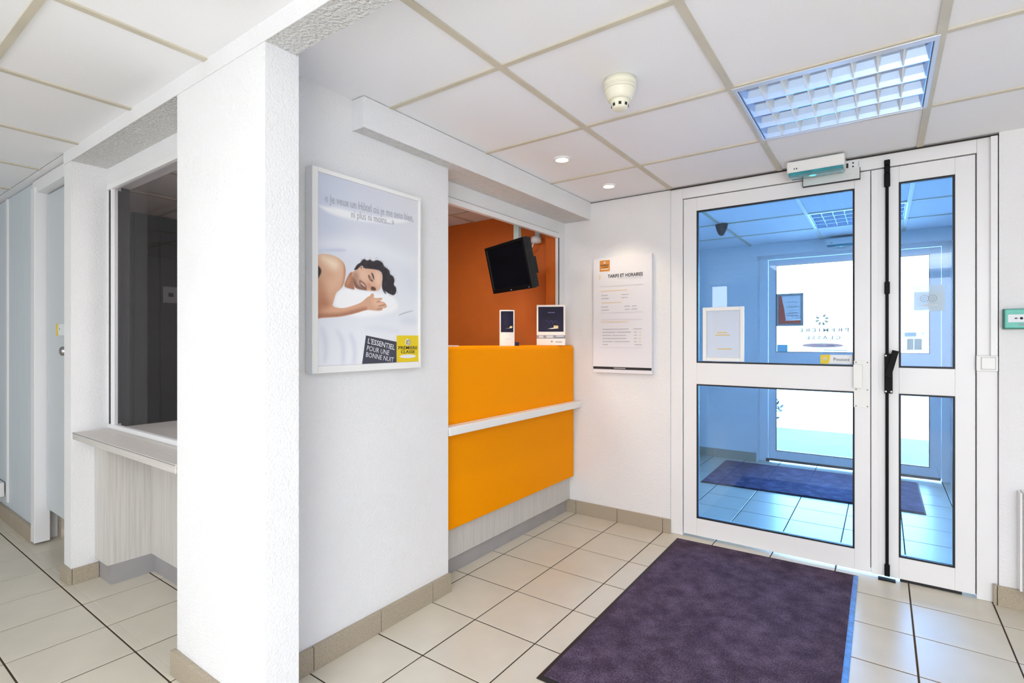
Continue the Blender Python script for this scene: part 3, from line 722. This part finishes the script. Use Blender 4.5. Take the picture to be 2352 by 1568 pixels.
for k in range(8): gs.box(.4965, 1.235, 3.010, 3.0135, .405+k*.012, .411+k*.012)
link('vent_slots', gs, 'ink', parent=t)

# ------------------------------------------------------------------ ceiling fittings
def louver(cx_, cy_, label, lit):
    r_ = thing('louver_light', (cx_, cy_, CH), label, 'ceiling light', 'recessed louver lights')
    a = .2985; x0, x1, y0, y1 = cx_-a, cx_+a, cy_-a, cy_+a
    hb = MB().box(x0, x1, y0, y1, CH+.10, CH+.105)
    for q in ((x0, x0+.003, y0, y1), (x1-.003, x1, y0, y1), (x0, x1, y0, y0+.003), (x0, x1, y1-.003, y1)): hb.box(*q, CH+.004, CH+.1)
    link('housing', hb, 'white_pvc', parent=r_)
    fr = MB()
    w = .022
    fr.box(x0, x1, y0, y0+w*1.35, CH-.002, CH+.012, bev=.002).box(x0, x1, y1-w*.6, y1, CH-.002, CH+.012, bev=.002).box(x0, x0+w*.6, y0+w*1.35, y1-w*.6, CH-.002, CH+.012, bev=.002).box(x1-w*.6, x1, y0+w*1.35, y1-w*.6, CH-.002, CH+.012, bev=.002)
    link('frame', fr, 'light_trim', parent=r_)
    ix0, ix1, iy0, iy1 = x0+.016, x1-.016, y0+.031, y1-.016
    rows, cols = 4, 8
    dy = (iy1-iy0)/rows; dx = (ix1-ix0)/cols
    for k in range(rows+1):           # long parabolic reflectors
        y = iy0+k*dy
        pr_ = [(-.003, 0), (.003, 0), (.010, .018), (.024, .040), (.046, .060), (-.046, .060), (-.024, .040), (-.010, .018)]
        if k == 0: pr_ = [(0, 0), (.003, 0), (.010, .018), (.024, .040), (.046, .060), (0, .060)]
        if k == rows: pr_ = [(-.003, 0), (0, 0), (0, .060), (-.046, .060), (-.024, .040), (-.010, .018)]
        link('long_louver', MB().prism([(0, y+u_, CH+.002+v_) for u_, v_ in pr_], (ix1-ix0, 0, 0), (ix0, 0, 0)), 'mirror_alu', parent=r_)
    me = None
    for i in range(cols+1):
        for k in range(rows):
            x = ix0+i*dx
            if i in (0, cols):
                s_ = 1 if i == 0 else -1
                link('cross_louver', MB().prism([(x, 0, CH+.003), (x+s_*.003, 0, CH+.003), (x+s_*.014, 0, CH+.045), (x, 0, CH+.045)], (0, dy-.012, 0), (0, iy0+k*dy+.006, 0)), 'mirror_alu', parent=r_)
                continue
            if me is None:
                mb = MB().prism([(-.002, 0, 0), (.002, 0, 0), (.004, 0, .012), (.011, 0, .042), (-.011, 0, .042), (-.004, 0, .012)], (0, dy-.012, 0), (0, .006, 0))
                me = bpy.data.meshes.new('cross_louver'); mb.bm.to_mesh(me); mb.bm.free(); me.materials.append(MATS['louver_white'])
            o = bpy.data.objects.new('cross_louver', me); C.objects.link(o); o.parent = r_; o.location = Vector((x, iy0+k*dy, CH+.003))-r_.location
    for k in range(rows):
        y = iy0+(k+.5)*dy
        link('tube', MB().tube([(ix0+.01, y, CH+.075), (ix1-.01, y, CH+.075)], .013, 10), 'tube', parent=r_)
    link('reflector', MB().box(ix0, ix1, iy0, iy1, CH+.094, CH+.098), 'mirror_alu', parent=r_)
    return r_
louver(LAMP[0], LAMP[1], 'recessed ceiling light with silver louver grid above the lobby mat', True)
louver(VL[0], VL[1], 'recessed louver light in the vestibule ceiling seen through the door glass', True)
for (x, y), lb_ in (((-1.335, 2.27), 'round lit downlight nearest the smoke detector'), ((-1.337, 2.82), 'round lit downlight in the far corner near the price board')):
    t = thing('downlight', (x, y, CH), lb_, 'ceiling light', 'downlights over the counter')
    link('trim_ring', MB().lathe([(.030, .006), (.030, .001), (.033, -.003), (.040, -.004), (.044, .0), (.044, .006)], (x, y, CH), 32), 'white_plastic', parent=t)
    link('lamp', MB().lathe([(0, -.001), (.030, -.001), (.030, .003), (0, .003)], (x, y, CH), 24), 'lamp_glow', parent=t)
    sd = bpy.data.lights.new('downlight_beam', 'SPOT'); sd.energy = 9; sd.spot_size = math.radians(95); sd.spot_blend = .6; sd.color = (1, .80, .52); sd.shadow_soft_size = .03
    so = bpy.data.objects.new('downlight_beam', sd); C.objects.link(so); so.parent = t; so.location = (0, 0, -.012)
t = thing('smoke_detector', (-.767, 1.70, CH-.095), 'cream smoke detector hanging on the ceiling tile by the lamp', 'smoke detector')
DX, DY = -.765, 1.705
link('base', MB().lathe([(0, 0.006), (.058, .006), (.058, -.012), (.0565, -.016), (.055, -.016), (.055, -.021), (.0575, -.022), (.0575, -.03), (0, -.03)], (DX, DY, CH), 40), 'cream_plastic', parent=t)
link('body', MB().lathe([(0, -.03), (.054, -.03), (.054, -.036), (.047, -.055), (.042, -.064), (.037, -.066), (0, -.066)], (DX, DY, CH), 40), 'cream_plastic', parent=t)
hd = link('sensor_head', MB().lathe([(0, -.066), (.034, -.066), (.034, -.07), (.030, -.082), (.027, -.094), (.022, -.097), (0, -.097)], (DX, DY, CH), 40), 'cream_plastic', parent=t)
vs_ = MB()
for k in range(8):
    a = k*PI/4 - PI/2 + .425
    b2 = bmesh.new()
    bmesh.ops.create_cube(b2, size=1); bmesh.ops.scale(b2, vec=(.004, .0095, .011), verts=b2.verts)
    vs_.add(b2, Matrix.Translation((DX, DY, CH-.084)) @ Matrix.Rotation(a, 4, 'Z') @ Matrix.Translation((.0285, 0, 0)))
link('smoke_vent', vs_, 'ink', parent=hd)

# ------------------------------------------------------------------ framed poster on the left wall
PO = (-1.63, 1.058, 1.058)
t = thing('framed_poster', (-1.65, 1.315, 1.055), 'white framed advertising poster of a sleeping man on the left wall', 'poster')
fx0, fx1 = -1.668, -1.627
fr = MB()
yA, yB, zA, zB = 1.058, 1.575, 1.056, 1.784
fr.box(fx0, fx1, yA, yA+.023, zA, zB, bev=.002).box(fx0, fx1, yB-.009, yB, zA, zB, bev=.002).box(fx0, fx1, yA+.023, yB-.009, zA, zA+.026, bev=.002).box(fx0, fx1, yA+.023, yB-.009, zB-.016, zB, bev=.002)
link('frame', fr, 'white_plastic', parent=t)
link('paper_print', MB().box(-1.6365, -1.6345, yA+.02, yB-.007, zA+.024, zB-.014), 'print_white', parent=t)
def poly(name, pts, m, lv):
    x = -1.6345+.00035*lv
    mb = MB().prism([(x, PO[1]+y/1000, PO[2]+z/1000) for y, z in pts], (-.0003, 0, 0), (0, 0, 0))
    return link(name, mb, m, parent=t)
PG = dict(
 body=[(21,411),(36,422),(73,425),(110,418),(134,403),(142,380),(140,351),(132,318),(118,302),(99,287),(91,258),(83,237),(126,232),(165,242),(212,259),(236,280),(254,289),(257,296),(266,299),(273,292),(269,282),(285,281),(310,285),(315,279),(297,271),(323,268),(333,259),(336,253),(333,245),(313,243),(316,236),(297,231),(266,232),(236,233),(183,216),(121,202),(67,197),(36,194),(19,189)],
 light=[(36,416),(73,418),(104,411),(118,391),(104,367),(78,373),(57,389),(42,400)],
 shade=[(20,276),(42,283),(62,261),(78,237),(42,230),(29,210),(19,200)],
 armsh=[(19,189),(19,200),(29,210),(67,209),(121,213),(183,230),(236,243),(236,233),(183,216),(121,202),(67,197),(36,194)],
 armpit=[(21,384),(42,366),(36,346),(20,324)],
 neck=[(132,313),(144,342),(165,376),(183,361),(177,326),(183,305),(160,308)],
 face=[(165,364),(183,381),(218,394),(266,394),(307,391),(313,369),(310,333),(297,312),(272,307),(236,307),(188,308),(176,326),(171,350)],
 beard=[(170,354),(183,341),(195,327),(207,319),(236,313),(236,307),(188,308),(176,326)],
 mouth=[(205,346),(221,338),(236,328),(236,309),(222,313),(206,323),(201,338)],
 lips=[(215,335),(224,332),(227,321),(219,324)],
 eye=[(243,369),(250,368),(266,349),(269,344),(255,345),(246,356)],
 brow=[(257,379),(265,377),(272,365),(273,349),(266,360)],
 eye2=[(257,324),(269,326),(281,320),(281,310),(261,310)],
 fing1=[(282,266),(313,273),(315,272),(285,264)], fing2=[(291,251),(326,259),(328,257),(294,248)], fing3=[(285,239),(313,244),(314,242),(288,237)],
 ear=[(201,393),(214,403),(220,391),(209,385)],
 hair=[(177,380),(185,392),(194,403),(210,413),(215,423),(227,428),(236,422),(254,430),(266,422),(285,432),(304,429),(315,423),(322,410),(336,405),(350,396),(352,381),(368,377),(377,360),(370,341),(384,332),(386,314),(372,297),(352,302),(342,305),(329,312),(313,316),(310,333),(315,369),(307,391),(266,394),(221,391),(219,402),(207,396),(191,382)],
 curl=[(313,316),(323,304),(333,299),(331,307),(323,316)],
 banner=[(233,134),(386,109),(386,25),(215,25)], yellow=[(387,135),(508,136),(508,25),(387,25)],
 pill=[(376,210),(403,225),(438,236),(485,242),(438,228),(410,218)],
 pshade=[(88,240),(102,287),(137,309),(183,305),(236,304),(212,281),(183,255),(132,235)],
 blue=[(24,708),(67,709),(62,572),(143,532),(183,471),(137,460),(62,437),(24,430)],
 fold1=[(36,169),(57,147),(67,101),(62,51),(49,33),(52,97)], fold2=[(94,161),(126,134),(140,96),(137,30),(123,30),(126,101)], fold3=[(154,148),(183,120),(191,67),(183,28),(172,29),(177,81)],
 swirl=[(24,592),(52,593),(110,600),(183,597),(266,601),(376,612),(474,623),(417,601),(323,584),(236,572),(143,567),(67,573)])
import numpy as np
def print_mat(name):
    m = bpy.data.materials.new(name); m.use_nodes = True; nt = m.node_tree; b = nt.nodes['Principled BSDF']
    a = nt.nodes.new('ShaderNodeVertexColor'); a.layer_name = 'print'
    nt.links.new(a.outputs[0], b.inputs['Base Color']); b.inputs['Roughness'].default_value = .3
    MATS[name] = m
print_mat('photo_print')
ys = np.linspace(21, 509, 245); zs = np.linspace(25, 713, 345)
YY, ZZ = np.meshgrid(ys, zs)                                 # the printed photograph, in millimetres on the sheet
u_, v_ = (YY-21)/488, (ZZ-25)/688
IMG = np.empty(YY.shape+(3,))
for k, (tl_, tr_, ml_, mr_, bl_, br_) in enumerate(zip((205, 212, 230), (226, 226, 232), (222, 226, 237), (231, 234, 240), (238, 240, 246), (243, 244, 247))):
    top = tl_+(tr_-tl_)*u_; midc = ml_+(mr_-ml_)*u_; bot = bl_+(br_-bl_)*u_
    IMG[..., k] = np.where(v_ > .5, midc+(top-midc)*(v_-.5)*2, bot+(midc-bot)*v_*2)
def chaikin(p, n=2):
    for _ in range(n):
        q = []
        for a, b in zip(p, p[1:]+p[:1]):
            q += [(a[0]*.75+b[0]*.25, a[1]*.75+b[1]*.25), (a[0]*.25+b[0]*.75, a[1]*.25+b[1]*.75)]
        p = q
    return p
def mask(pts, soft, smooth=2):
    p = chaikin(list(pts), smooth)
    ins = np.zeros(YY.shape, bool); d = np.full(YY.shape, 1e9)
    for (ax, ay), (bx, by) in zip(p, p[1:]+p[:1]):
        if abs(by-ay) > 1e-9: ins ^= ((ay > ZZ) != (by > ZZ)) & (YY < (bx-ax)*(ZZ-ay)/(by-ay)+ax)
        L2 = (bx-ax)**2+(by-ay)**2+1e-9
        t_ = np.clip(((YY-ax)*(bx-ax)+(ZZ-ay)*(by-ay))/L2, 0, 1)
        d = np.minimum(d, np.hypot(YY-ax-t_*(bx-ax), ZZ-ay-t_*(by-ay)))
    sd = np.where(ins, d, -d)
    x = np.clip(sd/soft*.5+.5, 0, 1)
    return x*x*(3-2*x)
def lay(pts, col, soft, alpha=1., clip=None, smooth=2):
    m_ = mask(pts, soft, smooth)*alpha
    if clip is not None: m_ = m_*clip
    IMG[:] = IMG*(1-m_[..., None])+np.array(col, float)*m_[..., None]
G = PG
lay(G['blue'], (206, 212, 230), 55, .75)
lay([(20, 470), (120, 505), (260, 520), (420, 480), (509, 470), (509, 420), (300, 440), (120, 440), (20, 440)], (238, 241, 246), 40, .7)
lay(G['swirl'], (249, 250, 252), 9, .9)
lay([(20, 431), (110, 452), (150, 450), (120, 440), (60, 436)], (198, 204, 224), 8, .8)
lay([(84, 236), (102, 290), (137, 312), (190, 306), (330, 305), (380, 290), (400, 240), (300, 215), (183, 200)], (250, 250, 252), 14)
for k_ in ('fold1', 'fold2', 'fold3'): lay(G[k_], (214, 218, 230), 16, .9)
lay([(205, 160), (300, 175), (420, 150), (330, 150)], (224, 226, 235), 20, .7)
lay([(395, 216), (438, 231), (490, 243), (440, 234), (405, 222)], (150, 152, 166), 4, .9)
lay([(400, 200), (440, 215), (500, 220), (500, 180), (430, 180)], (222, 225, 235), 18, .7)
lay([(420, 420), (470, 400), (500, 330), (480, 300), (440, 340)], (222, 228, 238), 30, .6)
B = mask(G['body'], 1.6, 1)
lay(G['body'], (218, 170, 138), 1.6, 1., None, 1)
lay(G['light'], (250, 228, 202), 26, 1., B)
lay([(60, 330), (100, 350), (125, 395), (138, 360), (110, 310), (80, 290)], (232, 190, 160), 26, .8, B)
lay([(130, 420), (146, 390), (144, 345), (120, 300), (134, 340), (136, 390)], (186, 128, 96), 10, .8, B)
lay(G['shade'], (178, 112, 82), 28, .9, B)
lay([(19, 330), (40, 330), (55, 290), (40, 250), (19, 250)], (196, 138, 108), 24, .8, B)
lay([(70, 242), (150, 246), (210, 262), (200, 246), (120, 222), (60, 214)], (226, 172, 140), 14, .7, B)
lay(G['armsh'], (164, 104, 78), 12, .9, B)
lay([(256, 284), (300, 274), (322, 262), (310, 244), (270, 244)], (240, 194, 166), 14, .8, B)
lay(G['armpit'], (52, 40, 36), 4, 1., B)
for k_ in ('fing1', 'fing2', 'fing3'): lay(G[k_], (150, 92, 70), 2.4, .9, B)
lay(G['neck'], (176, 120, 92), 3); lay([(140, 312), (160, 330), (166, 360), (150, 345)], (206, 156, 126), 8, .8)
F_ = mask(G['face'], 1.6)
lay(G['face'], (226, 180, 152), 1.6)
lay([(275, 385), (305, 385), (309, 345), (290, 330), (277, 350)], (242, 206, 182), 16, .9, F_)
lay([(190, 372), (230, 388), (250, 370), (235, 345), (205, 350)], (236, 196, 170), 16, .8, F_)
lay([(165, 352), (176, 372), (196, 376), (204, 350), (196, 330), (180, 328)], (170, 132, 116), 14, .8, F_)
lay(G['beard'], (116, 84, 72), 8, .9, F_); lay(G['mouth'], (122, 82, 72), 6, .95, F_)
lay([(206, 339), (218, 333), (230, 326), (231, 318), (220, 325), (208, 331)], (232, 188, 172), 3, .95, F_); lay([(210, 335), (222, 329), (229, 322), (221, 327)], (250, 240, 236), 1.6, .8, F_)
lay([(240, 342), (258, 334), (262, 318), (248, 312), (240, 322)], (206, 150, 124), 8, .8, F_)
lay([(258, 322), (270, 320), (264, 310), (256, 310)], (120, 78, 66), 4, .8, F_)
lay(G['eye'], (88, 60, 54), 2.4, .95, F_); lay([(247, 364), (256, 360), (263, 349), (254, 350)], (206, 156, 132), 3, .9, F_)
lay(G['brow'], (60, 44, 42), 2.4, .95, F_); lay(G['eye2'], (84, 56, 50), 3, .9, F_)
lay(G['hair'], (50, 44, 48), 2.2, 1., None, 1); lay(G['curl'], (64, 54, 56), 2, .8)
H_ = mask(G['hair'], 2.2, 1)
rs = np.random.RandomState(5)
for _ in range(70):                                              # lit and loose curls
    c0 = (rs.uniform(190, 385), rs.uniform(300, 428)); r0 = rs.uniform(3, 7); w0 = rs.uniform(.7, 1.6)
    dd = np.abs(np.hypot(YY-c0[0], (ZZ-c0[1])*1.2)-r0); m_ = np.clip(1-dd/w0, 0, 1)*H_*.55
    col = np.array((112, 102, 106) if rs.rand() > .45 else (24, 20, 24), float)
    IMG[:] = IMG*(1-m_[..., None])+col*m_[..., None]
for q_ in range(0, len(G['hair'])-9):
    a = G['hair'][q_]; r0 = rs.uniform(3, 6); cx_, cz_ = a[0]+rs.uniform(-2, 4), a[1]+rs.uniform(-3, 4)
    if cz_ < 300: continue
    m_ = np.clip(1-np.abs(np.hypot(YY-cx_, ZZ-cz_)-r0)/1.1, 0, 1)*.4*(YY > 185)
    IMG[:] = IMG*(1-m_[..., None])+np.array((58, 50, 54), float)*m_[..., None]
lay(G['ear'], (214, 166, 138), 2); lay([(207, 394), (213, 399), (216, 391), (211, 389)], (160, 108, 86), 2, .8)
x_ = IMG/255.; LIN = np.where(x_ <= .04045, x_/12.92, ((x_+.055)/1.055)**2.4)
nz, ny = YY.shape
verts = np.stack([np.full(YY.size, -1.6341), PO[1]+YY.ravel()/1000, PO[2]+ZZ.ravel()/1000], 1)-np.array(t.location)
idx = np.arange(nz*ny).reshape(nz, ny)
faces = np.stack([idx[:-1, :-1], idx[:-1, 1:], idx[1:, 1:], idx[1:, :-1]], -1).reshape(-1, 4)
me = bpy.data.meshes.new('photo_print'); me.from_pydata(verts.tolist(), [], faces.tolist())
ca = me.color_attributes.new('print', 'FLOAT_COLOR', 'POINT')
ca.data.foreach_set('color', np.concatenate([LIN.reshape(-1, 3), np.ones((nz*ny, 1))], 1).astype(np.float32).ravel())
me.materials.append(MATS['photo_print'])
o = bpy.data.objects.new('photo_print', me); C.objects.link(o); o.parent = t; o['label'] = 'printed photograph of a man asleep on white bedding'
for nm, key, m, lv in (('slogan_banner', 'banner', 'banner_grey', 3), ('logo_square', 'yellow', 'logo_yellow', 3)):
    poly(nm, PG[key], m, lv)
def ptext(body, a, b, h, m, lv=4, bold=0.):
    A = Vector((-1.6345+.00035*lv, PO[1]+a[0]/1000, PO[2]+a[1]/1000)); B = Vector((A.x, PO[1]+b[0]/1000, PO[2]+b[1]/1000))
    X = (B-A); U = Vector((0, -X.z, X.y))
    return text(t, 'lettering', body, A, X, U, X.length, h/1000, m, bold)
ptext('\u00ab Je veux un H\u00f4tel o\u00f9 je me sens bien,', (54, 610), (478, 618), 30, 'silver_ink')
ptext('ni plus ni moins... \u00bb', (165, 575), (372, 585), 27, 'silver_ink')
ptext("L'ESSENTIEL", (240, 104), (374, 76), 21, 'paper', 4, .012)
ptext('POUR UNE', (235, 77), (345, 55), 19, 'paper')
ptext('BONNE NUIT', (231, 52), (368, 26), 19, 'paper')
ptext('PREMIERE', (395, 78), (500, 77), 13, 'ink', 4, .012)
ptext('CLASSE', (408, 62), (486, 61), 12, 'ink', 4, .012)
pf = MB()
for k in range(8):
    a = k*PI/4+.2
    pf.lathe([(.0055, 0), (.0055, .0005), (0, .0005)], (-1.6331, PO[1]+.447+.0095*math.cos(a), PO[2]+.107+.0095*math.sin(a)), 10, 0, 'X')
link('petal_emblem', pf, 'paper', parent=t)
ov = MB().prism([(-1.6331, PO[1]+.447+.045*math.cos(q*PI/14), PO[2]+.048+.0075*math.sin(q*PI/14)) for q in range(28)], (.0003, 0, 0), (0, 0, 0))
link('oval_band', ov, 'paper', parent=t)

# ------------------------------------------------------------------ price board on the front wall
t = thing('price_board', (-1.368, 3.08, .958), 'white price and timetable board hanging on the wall beside the door', 'sign')
link('board', MB().box(-1.569, -1.166, 3.072, 3.10, .962, 1.712, bev=.003), 'paper', parent=t)
link('bottom_bar', MB().box(-1.567, -1.168, 3.0705, 3.074, .986, 1.002), 'ink', parent=t)
lg = link('logo_square', MB().box(-1.52, -1.449, 3.0705, 3.073, 1.622, 1.694), 'logo_orange', parent=t)
FX = (1, 0, 0); UZ = (0, 0, 1); ty = 3.0713
text(t, 'lettering', 'PREMIERE', (-1.515, 3.0702, 1.657), FX, UZ, .06, .0095, 'ink', .01)
text(t, 'lettering', 'CLASSE', (-1.508, 3.0702, 1.644), FX, UZ, .047, .009, 'ink', .01)
ff = MB()
for k in range(7):
    a = k*2*PI/7; ff.lathe([(.003, 0), (.003, .0004), (0, .0004)], (-1.4845+.0055*math.cos(a), 3.0704, 1.678+.0055*math.sin(a)), 8, 0, 'Y')
link('petal_emblem', ff, 'paper_warm', parent=lg)
link('underline', MB().box(-1.512, -1.457, 3.0698, 3.0704, 1.634, 1.6385), 'paper_warm', parent=lg)
text(t, 'lettering', 'TARIFS ET HORAIRES', (-1.462, ty, 1.578), FX, UZ, .238, .021, 'ink', .022)
text(t, 'lettering', 'RATES & SCHEDULES', (-1.392, ty, 1.564), FX, UZ, .166, .0125, 'ink_pale')
link('yellow_mark', MB().box(-1.521, -1.5175, 3.0705, 3.0722, 1.57, 1.60), 'logo_yellow', parent=t)
def lines(m, L):
    mb = MB()
    for z, segs in L:
        for a, b in segs: mb.box(-1.569+.403*a, -1.569+.403*b, 3.0706, 3.0722, z, z+.0045)
    link('print_line', mb, m, parent=t, kind='stuff')
lines('print_orange', [(1.492, [(.15, .60)]), (1.415, [(.15, .50)]), (1.29, [(.14, .62)])])
lines('print_grey', [(1.463, [(.15, .265), (.50, .57), (.58, .62)]), (1.443, [(.15, .28), (.50, .56), (.57, .60)]), (1.388, [(.15, .27), (.55, .64), (.68, .75)]), (1.368, [(.15, .285), (.56, .64), (.67, .76)]),
    (1.243, [(.17, .62), (.70, .84)]), (1.223, [(.17, .40), (.42, .66), (.71, .76)]), (1.203, [(.17, .32), (.34, .58), (.71, .76)]), (1.183, [(.17, .58), (.71, .76)]), (1.163, [(.17, .36), (.38, .64), (.71, .76)]), (1.143, [(.17, .27), (.72, .84)])])
lines('print_orange', [(1.223, [(.79, .83)]), (1.203, [(.79, .83)]), (1.183, [(.79, .83)]), (1.163, [(.79, .83)])])
lines('print_pale', [(1.522, [(.14, .86)]), (1.350, [(.14, .86)]), (1.305, [(.14, .86)]), (1.125, [(.14, .86)])])
link('print_line', MB().box(-1.42, -1.34, 3.0698, 3.0706, .992, .9965), 'ink_pale', parent=t, kind='stuff')

# ------------------------------------------------------------------ television in the reception
tv = thing('television', (-1.923, 2.60, 1.63), 'black flat television tilted down from the reception ceiling', 'television', rot=Euler((.227, .002, -.403), 'XYZ'))
tv.rotation_mode = 'XYZ'
hw, hh = .2395, .152
link('bezel', MB().ring_y(-hw, hw, -hh, hh, .020, -.004, .03, bev=.003, w_bot=.026), 'black_plastic', parent=tv, local=True)
link('screen', MB().box(-hw+.018, hw-.018, .002, .01, -hh+.024, hh-.018), 'screen', parent=tv, local=True)
link('back_shell', MB().box(-hw+.004, hw-.004, .03, .05, -hh+.004, hh-.004, bev=.004).box(-.14, .14, .05, .085, -.10, .08, bev=.01).box(hw-.03, hw-.0, .03, .062, -.07, .03, bev=.004), 'black_plastic', parent=tv, local=True)
link('maker_mark', MB().box(-.008, .008, -.0055, -.0035, -hh+.008, -hh+.013), 'ink_grey', parent=tv, local=True)
link('power_light', MB().box(hw-.04, hw-.03, -.0055, -.0035, -hh+.008, -hh+.012), 'ink_grey', parent=tv, local=True)
bpy.context.view_layer.update()
INV = tv.matrix_world.inverted()
def tvpart(name, mb, m):
    bmesh.ops.transform(mb.bm, matrix=INV, verts=mb.bm.verts)
    return link(name, mb, m, parent=tv, local=True)
tvpart('drop_post', MB().box(-1.975, -1.935, 2.735, 2.765, 1.70, CH-.001, bev=.002), 'heater_grey')
tvpart('joint_head', MB().lathe([(0, .03), (.028, .03), (.034, .0), (.03, -.03), (0, -.035)], (-1.93, 2.76, 1.745), 20), 'white_plastic')
tvpart('bracket_arm', MB().tube([(-1.94, 2.755, 1.735), (-1.935, 2.72, 1.70), (-1.925, 2.68, 1.66)], .014, 10), 'heater_grey')
tvpart('cable', MB().tube([(-1.91, 2.77, 1.76), (-1.90, 2.755, 1.70), (-1.895, 2.735, 1.65), (-1.885, 2.70, 1.57)], .005, 8), 'white_plastic')
t = thing('cable_conduit', (-2.0, 3.075, 1.85), 'pale conduit and junction box at the top of the orange wall', 'conduit')
link('conduit', MB().box(-2.024, -1.988, 3.062, 3.09, 1.89, CH-.001, bev=.003), 'heater_grey', parent=t)
link('junction_box', MB().lathe([(0, .03), (.032, .03), (.038, .01), (.036, -.012), (0, -.018)], (-2.005, 3.05, 1.872), 24), 'white_plastic', parent=t)
link('cable', MB().tube([(-2.02, 3.04, 1.86), (-2.03, 3.035, 1.83), (-2.06, 3.04, 1.81), (-2.07, 3.05, 1.77)], .005, 8), 'white_plastic', parent=t)

# ------------------------------------------------------------------ displays and papers on the counter
def stand(name, loc, yaw, w, h, label, big):
    r_ = thing(name, loc, label, 'display', rot=(0, 0, yaw))
    if big:
        link('backboard', MB().box(-w/2, w/2, 0, .012, 0, h, bev=.001), 'paper_warm', parent=r_, local=True)
        link('picture', MB().box(-w/2+.011, w/2-.011, -.0012, .001, h*.335, h-.012), 'night_print', parent=r_, local=True)
        link('lit_house', MB().prism([(.0, 0, h*.40), (.048, 0, h*.415), (.048, 0, h*.485), (.018, 0, h*.49), (.018, 0, h*.44), (.0, 0, h*.415)], (0, -.0006, 0), (0, -.0014, 0)), 'gold_ink', parent=r_, local=True)
        link('snow_patch', MB().prism([(-.022, 0, h*.40), (.045, 0, h*.425), (.045, 0, h*.44), (.0, 0, h*.425)], (0, -.0005, 0), (0, -.0022, 0)), 'paper', parent=r_, local=True)
        link('text_band', MB().box(-w/2, w/2, -.0012, .001, h*.165, h*.25), 'ink_grey', parent=r_, local=True)
        pl_ = MB()
        for a, b, z in ((-.08, -.05, .215), (-.08, -.05, .185), (-.03, .015, .215), (-.03, .015, .185), (.035, .085, .215)): pl_.box(w*.9*a/.17, w*.9*b/.17, -.002, -.001, h*z, h*z+.005)
        link('print_line', pl_, 'paper', parent=r_, local=True, kind='stuff')
        link('small_logo', MB().box(.0, .012, -.001, .001, h*.075, h*.11).box(.03, .072, -.001, .001, h*.085, h*.095).box(.03, .072, -.001, .001, h*.065, h*.075), 'ink_grey', parent=r_, local=True)
        cl = MB().box(-.02, .025, -.0019, -.0013, h*.80, h*.80+.005)
        cl.tube([(-.03+.075*q/14, -.0016, h*.58+.011*math.sin(q*1.3)+.004*math.sin(q*2.9)) for q in range(15)], .0011, 5)
        link('print_line', cl, 'lilac_ink', parent=r_, local=True, kind='stuff')
        link('prop', MB().prism([(0, .012, h*.7), (0, .012, .0), (0, .07, .0)], (.03, 0, 0), (-.015, 0, 0)), 'paper_warm', parent=r_, local=True)
    else:
        # gently curved leaflet holder
        def arc(m, z0, z1, x0, x1, off):
            mb = MB(); b2 = bmesh.new(); n = 10
            rows = []
            for k in range(n+1):
                x = x0+(x1-x0)*k/n; y = -.012*(1-(2*x/w)**2)
                rows.append([b2.verts.new((x, y-off, z0)), b2.verts.new((x, y-off, z1)), b2.verts.new((x, y+.0015-off, z1)), b2.verts.new((x, y+.0015-off, z0))])
            for a, b in zip(rows, rows[1:]):
                for q in range(4): b2.faces.new((a[q], a[(q+1) % 4], b[(q+1) % 4], b[q]))
            b2.faces.new(rows[0]); b2.faces.new(rows[-1][::-1])
            for f in b2.faces: f.smooth = False
            mb.add(b2); return mb
        link('backboard', arc('', 0, h, -w/2, w/2, 0), 'paper_warm', parent=r_, local=True)
        link('picture', arc('', h*.38, h*.965, -w/2+.007, w/2-.007, .0012), 'night_print', parent=r_, local=True)
        link('lit_house', MB().prism([(.012, 0, h*.49), (.03, 0, h*.50), (.03, 0, h*.55), (.017, 0, h*.55)], (0, -.0006, 0), (0, -.0135, 0)), 'gold_ink', parent=r_, local=True)
        link('snow_patch', MB().prism([(-.012, 0, h*.48), (.025, 0, h*.495), (.025, 0, h*.505)], (0, -.0005, 0), (0, -.0142, 0)), 'paper', parent=r_, local=True)
        link('prop', MB().box(-.02, .02, .0, .04, 0, .012, bev=.002), 'paper_warm', parent=r_, local=True)
        link('print_line', MB().box(-.015, .02, -.0135, -.0125, h*.18, h*.19), 'ink_pale', parent=r_, local=True, kind='stuff')
    return r_
stand('display_card', (-1.770, 2.867, 1.1415), .50, .186, .262, 'large square display card with night picture on counter end', True)
stand('leaflet_stand', (-1.775, 2.395, 1.1415), .66, .086, .206, 'narrow curved leaflet stand on the orange counter', False)
t = tag(link('paper_stack', MB().box(-1.83, -1.765, 1.70+.1, 1.97, 1.1412, 1.1475, bev=.0008), 'paper'), 'small stack of white paper at the left end of the counter', 'paper')
t = tag(link('card_holder', MB().box(-1.80, -1.77, 2.46, 2.51, 1.1412, 1.163, bev=.003), 'pile_blue'), 'small violet card box behind the narrow leaflet stand', 'box')
